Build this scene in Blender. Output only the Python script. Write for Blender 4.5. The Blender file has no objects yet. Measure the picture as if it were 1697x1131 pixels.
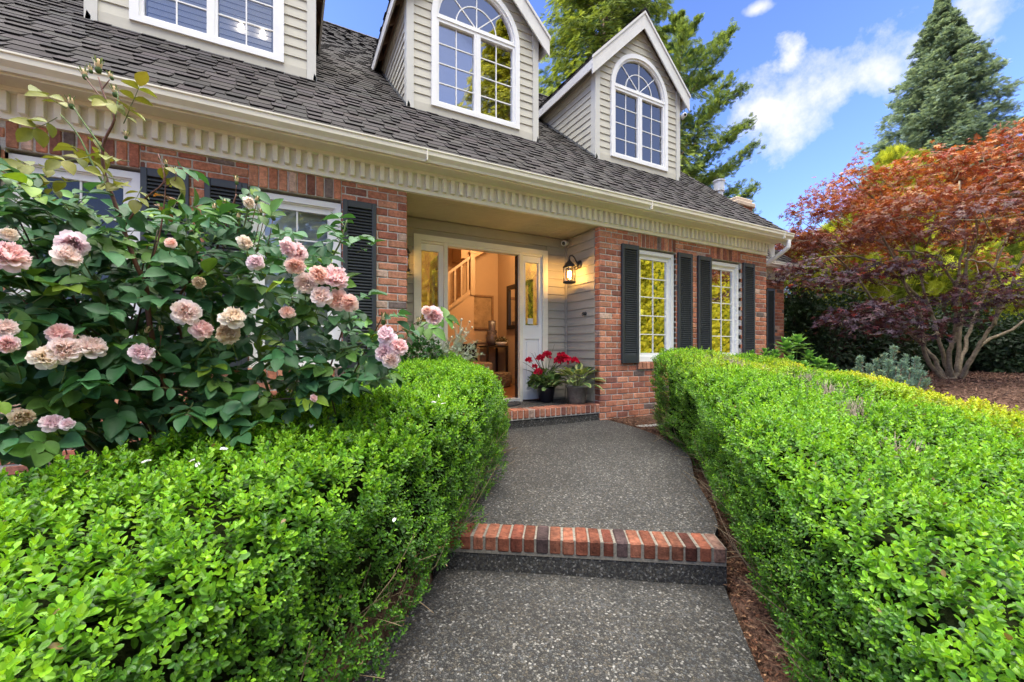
import bpy, math, random
import numpy as np
from mathutils import Vector
rng = np.random.default_rng(7)
random.seed(7)
S = bpy.context.scene
COL = S.collection
R = math.radians

# ------------------------------------------------------------------ camera numbers (also used to turn a sight line + distance into a place)
CF, CXP, HY, CS, CC, EZ = 695.0, 848.5, 582.0, 0.470, 0.8827, 0.93


def at(px, py, Z):
    u = (px - CXP) / CF
    return np.array([(CC * u + CS) * Z, (CC - CS * u) * Z, EZ + (HY - py) / CF * Z])


# ------------------------------------------------------------------ mesh collector
def A(x):
    return np.asarray(x, dtype=np.float64)


def nrm(v):
    v = A(v)
    return v / np.maximum(np.linalg.norm(v, axis=-1, keepdims=True), 1e-9)


class MB:
    def __init__(self):
        self.v, self.f, self.m, self.t, self.n = [], [], [], [], 0

    def add(self, verts, faces, mat=0, tint=(0.5, 0.5, 0.5)):
        verts = A(verts).reshape(-1, 3)
        t = A(tint)
        if t.ndim == 1:
            t = np.tile(t, (len(verts), 1))
        self.v.append(verts)
        self.t.append(t)
        if isinstance(faces, np.ndarray):
            self.f.append(faces + self.n)
            self.m.append(np.full(len(faces), mat, np.int32))
        else:
            by = {}
            for q in faces:
                by.setdefault(len(q), []).append(q)
            for k, q in by.items():
                self.f.append(np.array(q, np.int64) + self.n)
                self.m.append(np.full(len(q), mat, np.int32))
        self.n += len(verts)

    def build(self, name, mats, parent=None, smooth=False):
        me = bpy.data.meshes.new(name)
        if self.n:
            v = np.concatenate(self.v)
            t = np.concatenate(self.t)
            loops = np.concatenate([q.ravel() for q in self.f]).astype(np.int32)
            cnt = np.concatenate([np.full(len(q), q.shape[1], np.int32) for q in self.f])
            start = np.concatenate([[0], np.cumsum(cnt)[:-1]]).astype(np.int32)
            me.vertices.add(len(v))
            me.vertices.foreach_set('co', v.ravel().astype(np.float32))
            me.loops.add(len(loops))
            me.loops.foreach_set('vertex_index', loops)
            me.polygons.add(len(cnt))
            me.polygons.foreach_set('loop_start', start)
            me.polygons.foreach_set('loop_total', cnt)
            me.polygons.foreach_set('material_index', np.concatenate(self.m))
            me.polygons.foreach_set('use_smooth', np.full(len(cnt), bool(smooth)))
            at_ = me.attributes.new('tint', 'FLOAT_COLOR', 'POINT')
            at_.data.foreach_set('color', np.concatenate([t, np.ones((len(t), 1))], 1).ravel().astype(np.float32))
            me.update(calc_edges=True)
            me.validate()
        if not isinstance(mats, (list, tuple)):
            mats = [mats]
        for q in mats:
            me.materials.append(q)
        o = bpy.data.objects.new(name, me)
        COL.objects.link(o)
        if parent is not None:
            o.parent = parent
        return o


class Fr:
    """a local frame: u along, v up, n outward"""

    def __init__(self, O, U=(1, 0, 0), V=(0, 0, 1), N=None):
        self.O, self.U, self.V = A(O), nrm(U), nrm(V)
        self.N = nrm(N) if N is not None else np.cross(self.U, self.V)

    def p(self, u, v, n=0.0):
        u, v, n = np.broadcast_arrays(A(u), A(v), A(n))
        return self.O + u[..., None] * self.U + v[..., None] * self.V + n[..., None] * self.N


W0 = Fr((0, 0, 0), (1, 0, 0), (0, 1, 0), (0, 0, 1))
BOXF = np.array([[0, 3, 2, 1], [4, 5, 6, 7], [0, 1, 5, 4], [1, 2, 6, 5], [2, 3, 7, 6], [3, 0, 4, 7]])


def box(mb, fr, u0, u1, v0, v1, n0, n1, mat=0, tint=(0.5, 0.5, 0.5)):
    q = fr.p([u0, u1, u1, u0, u0, u1, u1, u0], [v0, v0, v1, v1, v0, v0, v1, v1], [n0] * 4 + [n1] * 4)
    mb.add(q, BOXF, mat, tint)


def _cham():
    idx, pos = {}, []
    for x in (0, 1):
        for y in (0, 1):
            for z in (0, 1):
                for a in range(3):
                    idx[(x, y, z, a)] = len(pos)
                    pos.append((x, y, z, a))
    F = []
    for a in range(3):
        for s in (0, 1):
            b, c = (a + 1) % 3, (a + 2) % 3
            q = []
            for (i, j) in ((0, 0), (1, 0), (1, 1), (0, 1)):
                k = [0, 0, 0]
                k[a], k[b], k[c] = s, i, j
                q.append(idx[(k[0], k[1], k[2], a)])
            F.append(q if s else q[::-1])
    for a in range(3):
        b, c = (a + 1) % 3, (a + 2) % 3
        for i in (0, 1):
            for j in (0, 1):
                k0, k1 = [0, 0, 0], [0, 0, 0]
                k0[a], k1[a] = 0, 1
                k0[b] = k1[b] = i
                k0[c] = k1[c] = j
                F.append([idx[(*k0, b)], idx[(*k1, b)], idx[(*k1, c)], idx[(*k0, c)]])
    T = []
    for x in (0, 1):
        for y in (0, 1):
            for z in (0, 1):
                T.append([idx[(x, y, z, 0)], idx[(x, y, z, 1)], idx[(x, y, z, 2)]])
    return pos, F + T


CHP, CHF = _cham()
CHPA = np.array(CHP)


def cbox(mb, fr, u0, u1, v0, v1, n0, n1, b=0.004, mat=0, tint=(0.5, 0.5, 0.5)):
    lo, hi = A([u0, v0, n0]), A([u1, v1, n1])
    c = np.where(CHPA[:, :3] == 1, hi, lo)
    ins = np.where(CHPA[:, :3] == 1, -b, b)
    ins[np.arange(24), CHPA[:, 3]] = 0.0
    c = c + ins
    mb.add(fr.p(c[:, 0], c[:, 1], c[:, 2]), CHF, mat, tint)


def prism(mb, fr, poly, n0, n1, mat=0, tint=(0.5, 0.5, 0.5), caps=True):
    poly = A(poly)
    k = len(poly)
    q = np.concatenate([fr.p(poly[:, 0], poly[:, 1], n0), fr.p(poly[:, 0], poly[:, 1], n1)])
    F = [[i, (i + 1) % k, k + (i + 1) % k, k + i] for i in range(k)]
    if caps:
        F += [list(range(k))[::-1], list(range(k, 2 * k))]
    mb.add(q, F, mat, tint)


def tube(mb, pts, rad, seg=6, mat=0, tint=(0.5, 0.5, 0.5), cap=True):
    pts = A(pts)
    n = len(pts)
    rad = np.broadcast_to(A(rad), (n,))
    tan = nrm(np.gradient(pts, axis=0))
    ref = A([0.13, 0.31, 0.94]) if abs(tan[0][2]) < 0.9 else A([1, 0.1, 0])
    X = nrm(np.cross(tan, ref))
    Y = np.cross(tan, X)
    a = np.linspace(0, 2 * math.pi, seg, endpoint=False)
    ring = X[:, None, :] * np.cos(a)[None, :, None] + Y[:, None, :] * np.sin(a)[None, :, None]
    v = (pts[:, None, :] + ring * rad[:, None, None]).reshape(-1, 3)
    i, j = np.meshgrid(np.arange(n - 1), np.arange(seg), indexing='ij')
    i, j = i.ravel(), j.ravel()
    q = np.stack([i * seg + j, i * seg + (j + 1) % seg, (i + 1) * seg + (j + 1) % seg, (i + 1) * seg + j], 1)
    F = q.tolist()
    if cap:
        F += [list(range(seg))[::-1], list(range((n - 1) * seg, n * seg))]
    mb.add(v, F, mat, tint)


def lathe(mb, c, prof, seg=24, mat=0, tint=(0.5, 0.5, 0.5), axis=None):
    prof = A(prof)
    n = len(prof)
    fr = axis or Fr(c, (1, 0, 0), (0, 1, 0), (0, 0, 1))
    a = np.linspace(0, 2 * math.pi, seg, endpoint=False)
    u = prof[:, 0][:, None] * np.cos(a)[None]
    v = prof[:, 0][:, None] * np.sin(a)[None]
    w = np.repeat(prof[:, 1][:, None], seg, 1)
    P = fr.p(u.ravel(), v.ravel(), w.ravel())
    i, j = np.meshgrid(np.arange(n - 1), np.arange(seg), indexing='ij')
    i, j = i.ravel(), j.ravel()
    q = np.stack([i * seg + j, i * seg + (j + 1) % seg, (i + 1) * seg + (j + 1) % seg, (i + 1) * seg + j], 1)
    mb.add(P, q, mat, tint)


def curve(pts, n=12):
    """smooth path through points"""
    pts = A(pts)
    m = len(pts)
    t = np.linspace(0, m - 1, n)
    out = []
    for x in t:
        i = min(int(x), m - 2)
        f = x - i
        p0, p1, p2, p3 = pts[max(i - 1, 0)], pts[i], pts[i + 1], pts[min(i + 2, m - 1)]
        out.append(0.5 * ((2 * p1) + (-p0 + p2) * f + (2 * p0 - 5 * p1 + 4 * p2 - p3) * f * f + (-p0 + 3 * p1 - 3 * p2 + p3) * f ** 3))
    return A(out)


# ------------------------------------------------------------------ leaf templates (x across, y along, z up)
def leaf_hi(sy=(0.22, 0.55, 0.85), sx=(0.24, 0.36, 0.24), fold=0.10, curl=-0.06, serr=0.0):
    V = [(0, 0, 0), (0, 1, curl)]
    for y, x in zip(sy, sx):
        z = curl * y * y
        V += [(0, y, z), (-x, y + serr, z + fold * x / 0.36), (x, y + serr, z + fold * x / 0.36)]
    k = len(sy)
    F = [[0, 2, 3], [0, 4, 2]]
    for i in range(k - 1):
        m0, l0, r0 = 2 + 3 * i, 3 + 3 * i, 4 + 3 * i
        m1, l1, r1 = m0 + 3, l0 + 3, r0 + 3
        F += [[m0, m1, l1, l0], [m0, r0, r1, m1]]
    m = 2 + 3 * (k - 1)
    F += [[m, 1, m + 1], [m, m + 2, 1]]
    return A(V), F


LEAF_HI = leaf_hi()
LEAF_ROSE = leaf_hi((0.08, 0.25, 0.48, 0.72, 0.9), (0.16, 0.31, 0.38, 0.29, 0.13), 0.15, -0.16)
LEAF_LO = (A([(0, 0, 0), (0.33, 0.38, 0.08), (0.25, 0.78, 0.03), (0, 1, -0.05), (-0.25, 0.78, 0.03), (-0.33, 0.38, 0.08)]), [[0, 1, 2, 3], [3, 4, 5, 0]])
LEAF_LONG = leaf_hi((0.15, 0.45, 0.75), (0.10, 0.15, 0.10), 0.05, -0.22)


def frond(k=3, ang=50, wid=0.07, taper=0.6):
    V, F = [], []

    def rh(bx, by, a, L, w, z=0):
        d = A([math.sin(a), math.cos(a), 0])
        s = A([math.cos(a), -math.sin(a), 0])
        b = A([bx, by, 0])
        i = len(V)
        V.extend([b, b + d * L * 0.45 + s * w + A([0, 0, z]), b + d * L, b + d * L * 0.45 - s * w + A([0, 0, z])])
        F.append([i, i + 1, i + 2, i + 3])

    rh(0, 0, 0, 1.0, wid)
    for i in range(k):
        y = 0.08 + 0.75 * i / k
        L = 0.55 * (1 - taper * i / k)
        rh(0, y, R(ang), L, wid, 0.03)
        rh(0, y + 0.06, -R(ang), L, wid, -0.03)
    return A(V), F


FROND = frond(3)
FROND5 = frond(5, 55, 0.05)


def star(k=5):
    V, F = [], []
    for i in range(k):
        a = R(-105 + 210 * i / (k - 1))
        L = 1.0 - 0.35 * abs(i - (k - 1) / 2) / ((k - 1) / 2)
        d = A([math.sin(a), math.cos(a), -0.12])
        s = A([math.cos(a), -math.sin(a), 0])
        j = len(V)
        V.extend([A([0, 0, 0]), d * L * 0.5 + s * 0.15, d * L, d * L * 0.5 - s * 0.15])
        F.append([j, j + 1, j + 2, j + 3])
    return A(V), F


STAR = star(5)


def leaves(mb, tpl, P, D, N, L, Wd=None, tint=(0.1, 0.2, 0.05), mat=0):
    V, F = tpl
    P = A(P)
    n = len(P)
    if n == 0:
        return
    D = nrm(D)
    X = nrm(np.cross(D, N))
    N2 = np.cross(X, D)
    L = np.broadcast_to(A(L), (n,))
    Wd = L if Wd is None else np.broadcast_to(A(Wd), (n,))
    k = len(V)
    v = P[:, None] + V[None, :, 0, None] * Wd[:, None, None] * X[:, None] + V[None, :, 1, None] * L[:, None, None] * D[:, None] + V[None, :, 2, None] * L[:, None, None] * N2[:, None]
    t = A(tint)
    t = np.tile(t, (n, 1)) if t.ndim == 1 else t
    t = np.repeat(t, k, 0)
    base = mb.n
    mb.v.append(v.reshape(-1, 3))
    mb.t.append(t)
    by = {}
    for q in F:
        by.setdefault(len(q), []).append(q)
    off = (np.arange(n) * k)[:, None, None]
    for kk, q in by.items():
        fa = (np.array(q)[None] + off).reshape(-1, kk) + base
        mb.f.append(fa)
        mb.m.append(np.full(len(fa), mat, np.int32))
    mb.n += n * k


def rvec(n):
    return nrm(rng.normal(size=(n, 3)))


def vnoise(x, y, s=1.0, seed=0):
    """cheap smooth noise in -1..1"""
    r = np.random.default_rng(seed)
    o = 0
    for i in range(6):
        a = r.uniform(0, 2 * math.pi)
        k = s * r.uniform(0.7, 2.2)
        o = o + np.sin((x * math.cos(a) + y * math.sin(a)) * k + r.uniform(0, 6.28))
    return o / 3.4


def sstep(x):
    x = np.clip(x, 0, 1)
    return x * x * (3 - 2 * x)


# ------------------------------------------------------------------ objects
def tag(o, label=None, cat=None, group=None, kind=None):
    if label:
        o['label'] = label
    if cat:
        o['category'] = cat
    if group:
        o['group'] = group
    if kind:
        o['kind'] = kind
    return o


def thing(name, label, cat, loc=(0, 0, 0), group=None):
    o = bpy.data.objects.new(name, None)
    o.empty_display_size = 0.1
    COL.objects.link(o)
    return tag(o, label, cat, group)


def copy_tree(o, parent=None):
    c = o.copy()
    COL.objects.link(c)
    if parent is not None:
        c.parent = parent
    for ch in list(o.children):
        copy_tree(ch, c)
    return c


# ------------------------------------------------------------------ materials
def pmat(name, col=None, rough=0.6, spec=0.4, tint=False, nz=None, bump=None, transl=0.0, tcol=None, metal=0.0, coat=0.0, nz2=None, emis=None):
    m = bpy.data.materials.new(name)
    m.use_nodes = True
    nt = m.node_tree
    N, Lk = nt.nodes, nt.links
    b = N['Principled BSDF']
    out = N['Material Output']
    b.inputs['Roughness'].default_value = rough
    b.inputs['Specular IOR Level'].default_value = spec
    b.inputs['Metallic'].default_value = metal
    b.inputs['Coat Weight'].default_value = coat
    tc = N.new('ShaderNodeTexCoord')
    if tint:
        a = N.new('ShaderNodeAttribute')
        a.attribute_name = 'tint'
        src = a.outputs['Color']
    else:
        c = N.new('ShaderNodeRGB')
        c.outputs[0].default_value = (*col, 1)
        src = c.outputs[0]
    for q in (nz, nz2):
        if not q:
            continue
        sc, lo, hi = q[:3]
        n = N.new('ShaderNodeTexNoise')
        n.inputs['Scale'].default_value = sc
        n.inputs['Detail'].default_value = 5
        n.inputs['Roughness'].default_value = 0.65
        if len(q) > 3:
            mp = N.new('ShaderNodeMapping')
            mp.inputs['Scale'].default_value = q[3]
            Lk.new(tc.outputs['Object'], mp.inputs['Vector'])
            Lk.new(mp.outputs[0], n.inputs['Vector'])
        else:
            Lk.new(tc.outputs['Object'], n.inputs['Vector'])
        r = N.new('ShaderNodeMapRange')
        r.inputs['From Min'].default_value = 0.3
        r.inputs['From Max'].default_value = 0.7
        r.inputs['To Min'].default_value = lo
        r.inputs['To Max'].default_value = hi
        Lk.new(n.outputs['Fac'], r.inputs['Value'])
        x = N.new('ShaderNodeVectorMath')
        x.operation = 'SCALE'
        Lk.new(src, x.inputs[0])
        Lk.new(r.outputs[0], x.inputs['Scale'])
        src = x.outputs[0]
    Lk.new(src, b.inputs['Base Color'])
    if bump:
        n = N.new('ShaderNodeTexNoise')
        n.inputs['Scale'].default_value = bump[0]
        n.inputs['Detail'].default_value = 6
        Lk.new(tc.outputs['Object'], n.inputs['Vector'])
        bp = N.new('ShaderNodeBump')
        bp.inputs['Strength'].default_value = bump[1]
        bp.inputs['Distance'].default_value = bump[2] if len(bump) > 2 else 0.01
        Lk.new(n.outputs['Fac'], bp.inputs['Height'])
        Lk.new(bp.outputs[0], b.inputs['Normal'])
    if emis:
        b.inputs['Emission Color'].default_value = (*emis[0], 1)
        b.inputs['Emission Strength'].default_value = emis[1]
    if transl:
        t = N.new('ShaderNodeBsdfTranslucent')
        if tcol:
            x = N.new('ShaderNodeVectorMath')
            x.operation = 'MULTIPLY'
            x.inputs[1].default_value = tcol
            Lk.new(src, x.inputs[0])
            Lk.new(x.outputs[0], t.inputs['Color'])
        else:
            Lk.new(src, t.inputs['Color'])
        mx = N.new('ShaderNodeMixShader')
        mx.inputs[0].default_value = transl
        Lk.new(b.outputs[0], mx.inputs[1])
        Lk.new(t.outputs[0], mx.inputs[2])
        Lk.new(mx.outputs[0], out.inputs[0])
    return m


def glass(name, refl=0.12, tcol=(0.95, 0.965, 0.97), k=1.0, rough=0.0):
    m = bpy.data.materials.new(name)
    m.use_nodes = True
    nt = m.node_tree
    N, Lk = nt.nodes, nt.links
    N.remove(N['Principled BSDF'])
    t = N.new('ShaderNodeBsdfTransparent')
    t.inputs[0].default_value = (*tcol, 1)
    g = N.new('ShaderNodeBsdfGlossy')
    g.inputs['Roughness'].default_value = rough
    fz = N.new('ShaderNodeFresnel')
    fz.inputs['IOR'].default_value = 1.5
    ad = N.new('ShaderNodeMath')
    ad.operation = 'MULTIPLY_ADD'
    ad.use_clamp = True
    ad.inputs[1].default_value = k
    ad.inputs[2].default_value = refl
    Lk.new(fz.outputs[0], ad.inputs[0])
    # slight waviness of the sheet
    n = N.new('ShaderNodeTexNoise')
    n.inputs['Scale'].default_value = 1.7
    tc = N.new('ShaderNodeTexCoord')
    Lk.new(tc.outputs['Object'], n.inputs['Vector'])
    bp = N.new('ShaderNodeBump')
    bp.inputs['Strength'].default_value = 0.06
    bp.inputs['Distance'].default_value = 0.004
    Lk.new(n.outputs['Fac'], bp.inputs['Height'])
    Lk.new(bp.outputs[0], g.inputs['Normal'])
    mx = N.new('ShaderNodeMixShader')
    Lk.new(ad.outputs[0], mx.inputs[0])
    Lk.new(t.outputs[0], mx.inputs[1])
    Lk.new(g.outputs[0], mx.inputs[2])
    Lk.new(mx.outputs[0], N['Material Output'].inputs[0])
    return m


def aggregate(name, lo=0.035, hi=0.33, scale=95):
    m = bpy.data.materials.new(name)
    m.use_nodes = True
    nt = m.node_tree
    N, Lk = nt.nodes, nt.links
    b = N['Principled BSDF']
    b.inputs['Roughness'].default_value = 0.75
    tc = N.new('ShaderNodeTexCoord')
    nz = N.new('ShaderNodeTexNoise')
    nz.inputs['Scale'].default_value = 40
    Lk.new(tc.outputs['Object'], nz.inputs['Vector'])
    wv = N.new('ShaderNodeMixRGB')
    wv.blend_type = 'LINEAR_LIGHT'
    wv.inputs[0].default_value = 0.008
    Lk.new(tc.outputs['Object'], wv.inputs[1])
    Lk.new(nz.outputs['Color'], wv.inputs[2])
    v = N.new('ShaderNodeTexVoronoi')
    v.inputs['Scale'].default_value = scale
    Lk.new(wv.outputs[0], v.inputs['Vector'])
    wn = N.new('ShaderNodeTexWhiteNoise')
    wn.noise_dimensions = '3D'
    Lk.new(v.outputs['Color'], wn.inputs['Vector'])
    r = N.new('ShaderNodeValToRGB')
    e = r.color_ramp.elements
    e[0].position = 0.0
    e[0].color = (lo, lo * .95, lo * .9, 1)
    e[1].position = 1.0
    e[1].color = (hi * 1.6, hi * 1.55, hi * 1.45, 1)
    for p, c in ((0.3, (lo * 1.8, lo * 1.75, lo * 1.75)), (0.55, (lo * 3.8, lo * 3.2, lo * 2.4)), (0.75, (lo * 3.2, lo * 3.4, lo * 3.7)), (0.9, (hi * 0.75, hi * 0.7, hi * 0.6))):
        q = e.new(p)
        q.color = (*c, 1)
    Lk.new(wn.outputs['Value'], r.inputs[0])
    ve = N.new('ShaderNodeTexVoronoi')
    ve.feature = 'DISTANCE_TO_EDGE'
    ve.inputs['Scale'].default_value = scale
    Lk.new(wv.outputs[0], ve.inputs['Vector'])
    mr = N.new('ShaderNodeMapRange')
    mr.inputs['From Max'].default_value = 0.16
    mr.inputs['To Min'].default_value = 0.35
    Lk.new(ve.outputs['Distance'], mr.inputs['Value'])
    n2 = N.new('ShaderNodeTexNoise')
    n2.inputs['Scale'].default_value = 2.3
    n2.inputs['Detail'].default_value = 6
    Lk.new(tc.outputs['Object'], n2.inputs['Vector'])
    m2 = N.new('ShaderNodeMapRange')
    m2.inputs['From Min'].default_value = 0.3
    m2.inputs['From Max'].default_value = 0.7
    m2.inputs['To Min'].default_value = 0.72
    m2.inputs['To Max'].default_value = 1.25
    Lk.new(n2.outputs['Fac'], m2.inputs['Value'])
    x = N.new('ShaderNodeMath')
    x.operation = 'MULTIPLY'
    Lk.new(mr.outputs[0], x.inputs[0])
    Lk.new(m2.outputs[0], x.inputs[1])
    y = N.new('ShaderNodeVectorMath')
    y.operation = 'SCALE'
    Lk.new(r.outputs[0], y.inputs[0])
    Lk.new(x.outputs[0], y.inputs['Scale'])
    Lk.new(y.outputs[0], b.inputs['Base Color'])
    bp = N.new('ShaderNodeBump')
    bp.inputs['Strength'].default_value = 0.9
    bp.inputs['Distance'].default_value = 0.006
    Lk.new(mr.outputs[0], bp.inputs['Height'])
    Lk.new(bp.outputs[0], b.inputs['Normal'])
    return m


M = {}
M['brick'] = pmat('brick', tint=True, rough=0.85, spec=0.25, nz=(38, 0.62, 1.3), nz2=(9, 0.8, 1.2), bump=(120, 0.55, 0.006))
M['brick_worn'] = pmat('brick_worn', tint=True, rough=0.9, spec=0.2, nz=(30, 0.5, 1.3), nz2=(7, 0.5, 1.2), bump=(90, 0.8, 0.008))
M['mortar'] = pmat('mortar', (0.50, 0.47, 0.43), rough=0.95, spec=0.1, nz=(60, 0.7, 1.25), bump=(150, 0.6, 0.005))
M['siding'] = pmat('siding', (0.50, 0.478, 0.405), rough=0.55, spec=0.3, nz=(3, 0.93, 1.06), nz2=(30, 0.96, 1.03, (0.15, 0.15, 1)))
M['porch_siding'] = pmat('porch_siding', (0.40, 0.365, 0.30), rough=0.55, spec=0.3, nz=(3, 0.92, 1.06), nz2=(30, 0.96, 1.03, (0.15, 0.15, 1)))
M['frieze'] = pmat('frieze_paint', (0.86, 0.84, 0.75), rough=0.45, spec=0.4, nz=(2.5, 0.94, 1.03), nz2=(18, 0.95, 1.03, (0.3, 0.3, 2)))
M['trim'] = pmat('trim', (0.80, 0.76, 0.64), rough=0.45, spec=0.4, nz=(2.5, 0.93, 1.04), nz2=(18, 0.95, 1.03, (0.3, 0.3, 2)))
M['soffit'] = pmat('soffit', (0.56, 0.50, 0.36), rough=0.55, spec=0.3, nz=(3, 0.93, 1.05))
M['corner'] = pmat('corner_paint', (0.56, 0.55, 0.50), rough=0.5, spec=0.35, nz=(3, 0.93, 1.05))
M['white'] = pmat('white_paint', (0.80, 0.80, 0.79), rough=0.35, spec=0.45, nz=(4, 0.95, 1.03))
M['barge'] = pmat('barge_paint', (0.66, 0.65, 0.62), rough=0.5, spec=0.35, nz=(4, 0.92, 1.04), nz2=(25, 0.93, 1.03))
M['rawwood'] = pmat('raw_wood', (0.20, 0.13, 0.085), rough=0.8, nz=(30, 0.7, 1.2, (0.3, 1, 0.3)))
M['shutter'] = pmat('shutter_paint', (0.030, 0.036, 0.042), rough=0.42, spec=0.5, nz=(6, 0.85, 1.15))
M['shingle'] = pmat('shingle', tint=True, rough=0.95, spec=0.15, nz=(260, 0.55, 1.45), nz2=(1.3, 0.85, 1.15), bump=(300, 0.5, 0.004))
M['under'] = pmat('roof_underlay', (0.05, 0.045, 0.04), rough=0.95)
M['glass'] = glass('window_glass', 0.10)
M['glass_lo'] = glass('low_reflect_glass', 0.02, k=0.6)  # same house glass, reflection turned down for a darker pane
M['glass_up'] = glass('upper_glass', 0.40)
M['glass_bl'] = glass('blind_glass', 0.16)
M['glass_hi'] = glass('mirror_glass', 0.72, (0.5, 0.55, 0.55))
M['aggregate'] = aggregate('aggregate', 0.021, 0.165, 94)
M['mortar_dark'] = pmat('mortar_dark', (0.20, 0.18, 0.15), rough=0.95, spec=0.1, nz=(60, 0.6, 1.3), bump=(150, 0.6, 0.005))
M['concrete'] = pmat('concrete', (0.42, 0.40, 0.36), rough=0.9, nz=(14, 0.8, 1.15), bump=(90, 0.3))
M['mulch'] = pmat('mulch', (0.115, 0.066, 0.046), rough=0.95, spec=0.1, nz=(45, 0.2, 2.0), nz2=(9, 0.55, 1.4), bump=(60, 1.0, 0.03))
M['grass_soil'] = pmat('lawn', (0.06, 0.12, 0.025), rough=0.9, nz=(40, 0.5, 1.5), bump=(60, 0.8, 0.03))
M['box_leaf'] = pmat('box_leaf', tint=True, rough=0.36, spec=0.42, transl=0.36, tcol=(1.3, 1.15, 0.5))
M['rose_leaf'] = pmat('rose_leaf', tint=True, rough=0.48, spec=0.28, transl=0.22, tcol=(1.3, 1.2, 0.5), nz=(60, 0.85, 1.12))
M['leaf'] = pmat('leaf', tint=True, rough=0.5, spec=0.35, transl=0.28, tcol=(1.3, 1.2, 0.6))
M['maple_leaf'] = pmat('maple_leaf', tint=True, rough=0.5, spec=0.24, transl=0.28, tcol=(1.8, 1.0, 0.5))
M['needle'] = pmat('needle', tint=True, rough=0.6, spec=0.2, transl=0.42, tcol=(1.3, 1.15, 0.6))
M['petal'] = pmat('petal', tint=True, rough=0.6, spec=0.25, transl=0.42, tcol=(1.08, 1.0, 0.98))
M['bark'] = pmat('bark', (0.16, 0.125, 0.09), rough=0.9, nz=(26, 0.55, 1.4), bump=(40, 0.7, 0.02))
M['maple_bark'] = pmat('maple_bark', (0.24, 0.195, 0.135), rough=0.85, nz=(16, 0.5, 1.3), nz2=(5, 0.75, 1.2), bump=(40, 0.5, 0.01))
M['cane'] = pmat('cane', tint=True, rough=0.6, nz=(40, 0.7, 1.2))
M['twig'] = pmat('twig', tint=True, rough=0.85, nz=(50, 0.7, 1.2))
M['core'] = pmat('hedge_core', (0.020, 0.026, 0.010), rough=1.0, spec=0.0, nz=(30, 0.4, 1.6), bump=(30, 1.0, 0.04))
M['blackmetal'] = pmat('black_metal', (0.035, 0.03, 0.027), rough=0.45, spec=0.5, nz=(30, 0.7, 1.3))
M['plastic_white'] = pmat('white_plastic', (0.75, 0.75, 0.74), rough=0.35, nz=(8, 0.95, 1.03))
M['plastic_black'] = pmat('black_plastic', (0.012, 0.012, 0.014), rough=0.25, nz=(8, 0.8, 1.2))
M['pot_black'] = pmat('pot_black', (0.010, 0.011, 0.018), rough=0.35, nz=(12, 0.8, 1.25))
M['pot_stone'] = pmat('pot_stone', (0.17, 0.165, 0.14), rough=0.9, nz=(18, 0.65, 1.3), nz2=(5, 0.75, 1.15), bump=(60, 0.4))
M['rubber'] = pmat('rubber_mat', (0.022, 0.024, 0.030), rough=0.85, nz=(60, 0.7, 1.3), bump=(120, 0.6))
M['foyer_wall'] = pmat('foyer_wall', (0.50, 0.33, 0.18), rough=0.8, nz=(2, 0.95, 1.04))
M['foyer_trim'] = pmat('foyer_trim', (0.46, 0.31, 0.17), rough=0.5, nz=(4, 0.95, 1.04))
M['foyer_floor'] = pmat('foyer_floor', (0.26, 0.12, 0.05), rough=0.3, nz=(12, 0.7, 1.2, (1, 8, 1)))
M['darkwood'] = pmat('dark_wood', (0.018, 0.012, 0.009), rough=0.4, nz=(20, 0.7, 1.3))
M['artframe'] = pmat('art_frame', (0.26, 0.14, 0.06), rough=0.5, nz=(20, 0.8, 1.2))
M['canvas'] = pmat('art_canvas', (0.42, 0.27, 0.13), rough=0.9, nz=(9, 0.75, 1.15), nz2=(3, 0.85, 1.1))
M['vase'] = pmat('vase_glaze', (0.13, 0.10, 0.09), rough=0.25, nz=(14, 0.6, 1.4), coat=0.4)
M['ceramic'] = pmat('ceramic', (0.78, 0.76, 0.72), rough=0.3, nz=(5, 0.95, 1.03))
M['wicker'] = pmat('wicker', (0.20, 0.15, 0.09), rough=0.8, nz=(60, 0.5, 1.5), bump=(70, 1.0, 0.01))
M['fabric_black'] = pmat('black_fabric', (0.010, 0.009, 0.009), rough=0.95, nz=(40, 0.7, 1.3))
M['fabric_tan'] = pmat('tan_fabric', (0.28, 0.21, 0.14), rough=0.95, nz=(40, 0.8, 1.2))
M['blind'] = pmat('blind', (0.86, 0.89, 0.94), rough=0.5, nz=(4, 0.94, 1.04))
M['shade'] = pmat('roller_shade', (0.60, 0.68, 0.80), rough=0.8, nz=(5, 0.96, 1.03))
M['inside'] = pmat('dark_interior', (0.09, 0.065, 0.045), rough=0.9, nz=(2, 0.7, 1.2))
M['inside_blue'] = pmat('attic_interior', (0.16, 0.20, 0.27), rough=0.9, nz=(2, 0.8, 1.2))
M['bulb'] = pmat('bulb', (1, 0.8, 0.5), emis=((1.0, 0.62, 0.22), 45), nz=(5, 0.98, 1.02))
M['bulb_dim'] = pmat('bulb_dim', (1, 0.8, 0.5), emis=((1.0, 0.62, 0.22), 10), nz=(5, 0.98, 1.02))
M['bulb_soft'] = pmat('vanity_bulb', (1, 0.9, 0.7), emis=((1.0, 0.82, 0.6), 3), nz=(5, 0.98, 1.02))
M['lampglass'] = glass('lamp_glass', 0.06, (1.0, 0.86, 0.55))
M['sticker'] = pmat('sticker', (0.75, 0.75, 0.74), rough=0.5, nz=(260, 0.75, 1.05))
M['metal_grey'] = pmat('grey_metal', (0.62, 0.62, 0.62), rough=0.4, metal=0.3, nz=(10, 0.85, 1.1))
M['flash'] = pmat('lead_flashing', (0.12, 0.125, 0.13), rough=0.6, nz=(20, 0.7, 1.3))
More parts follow.
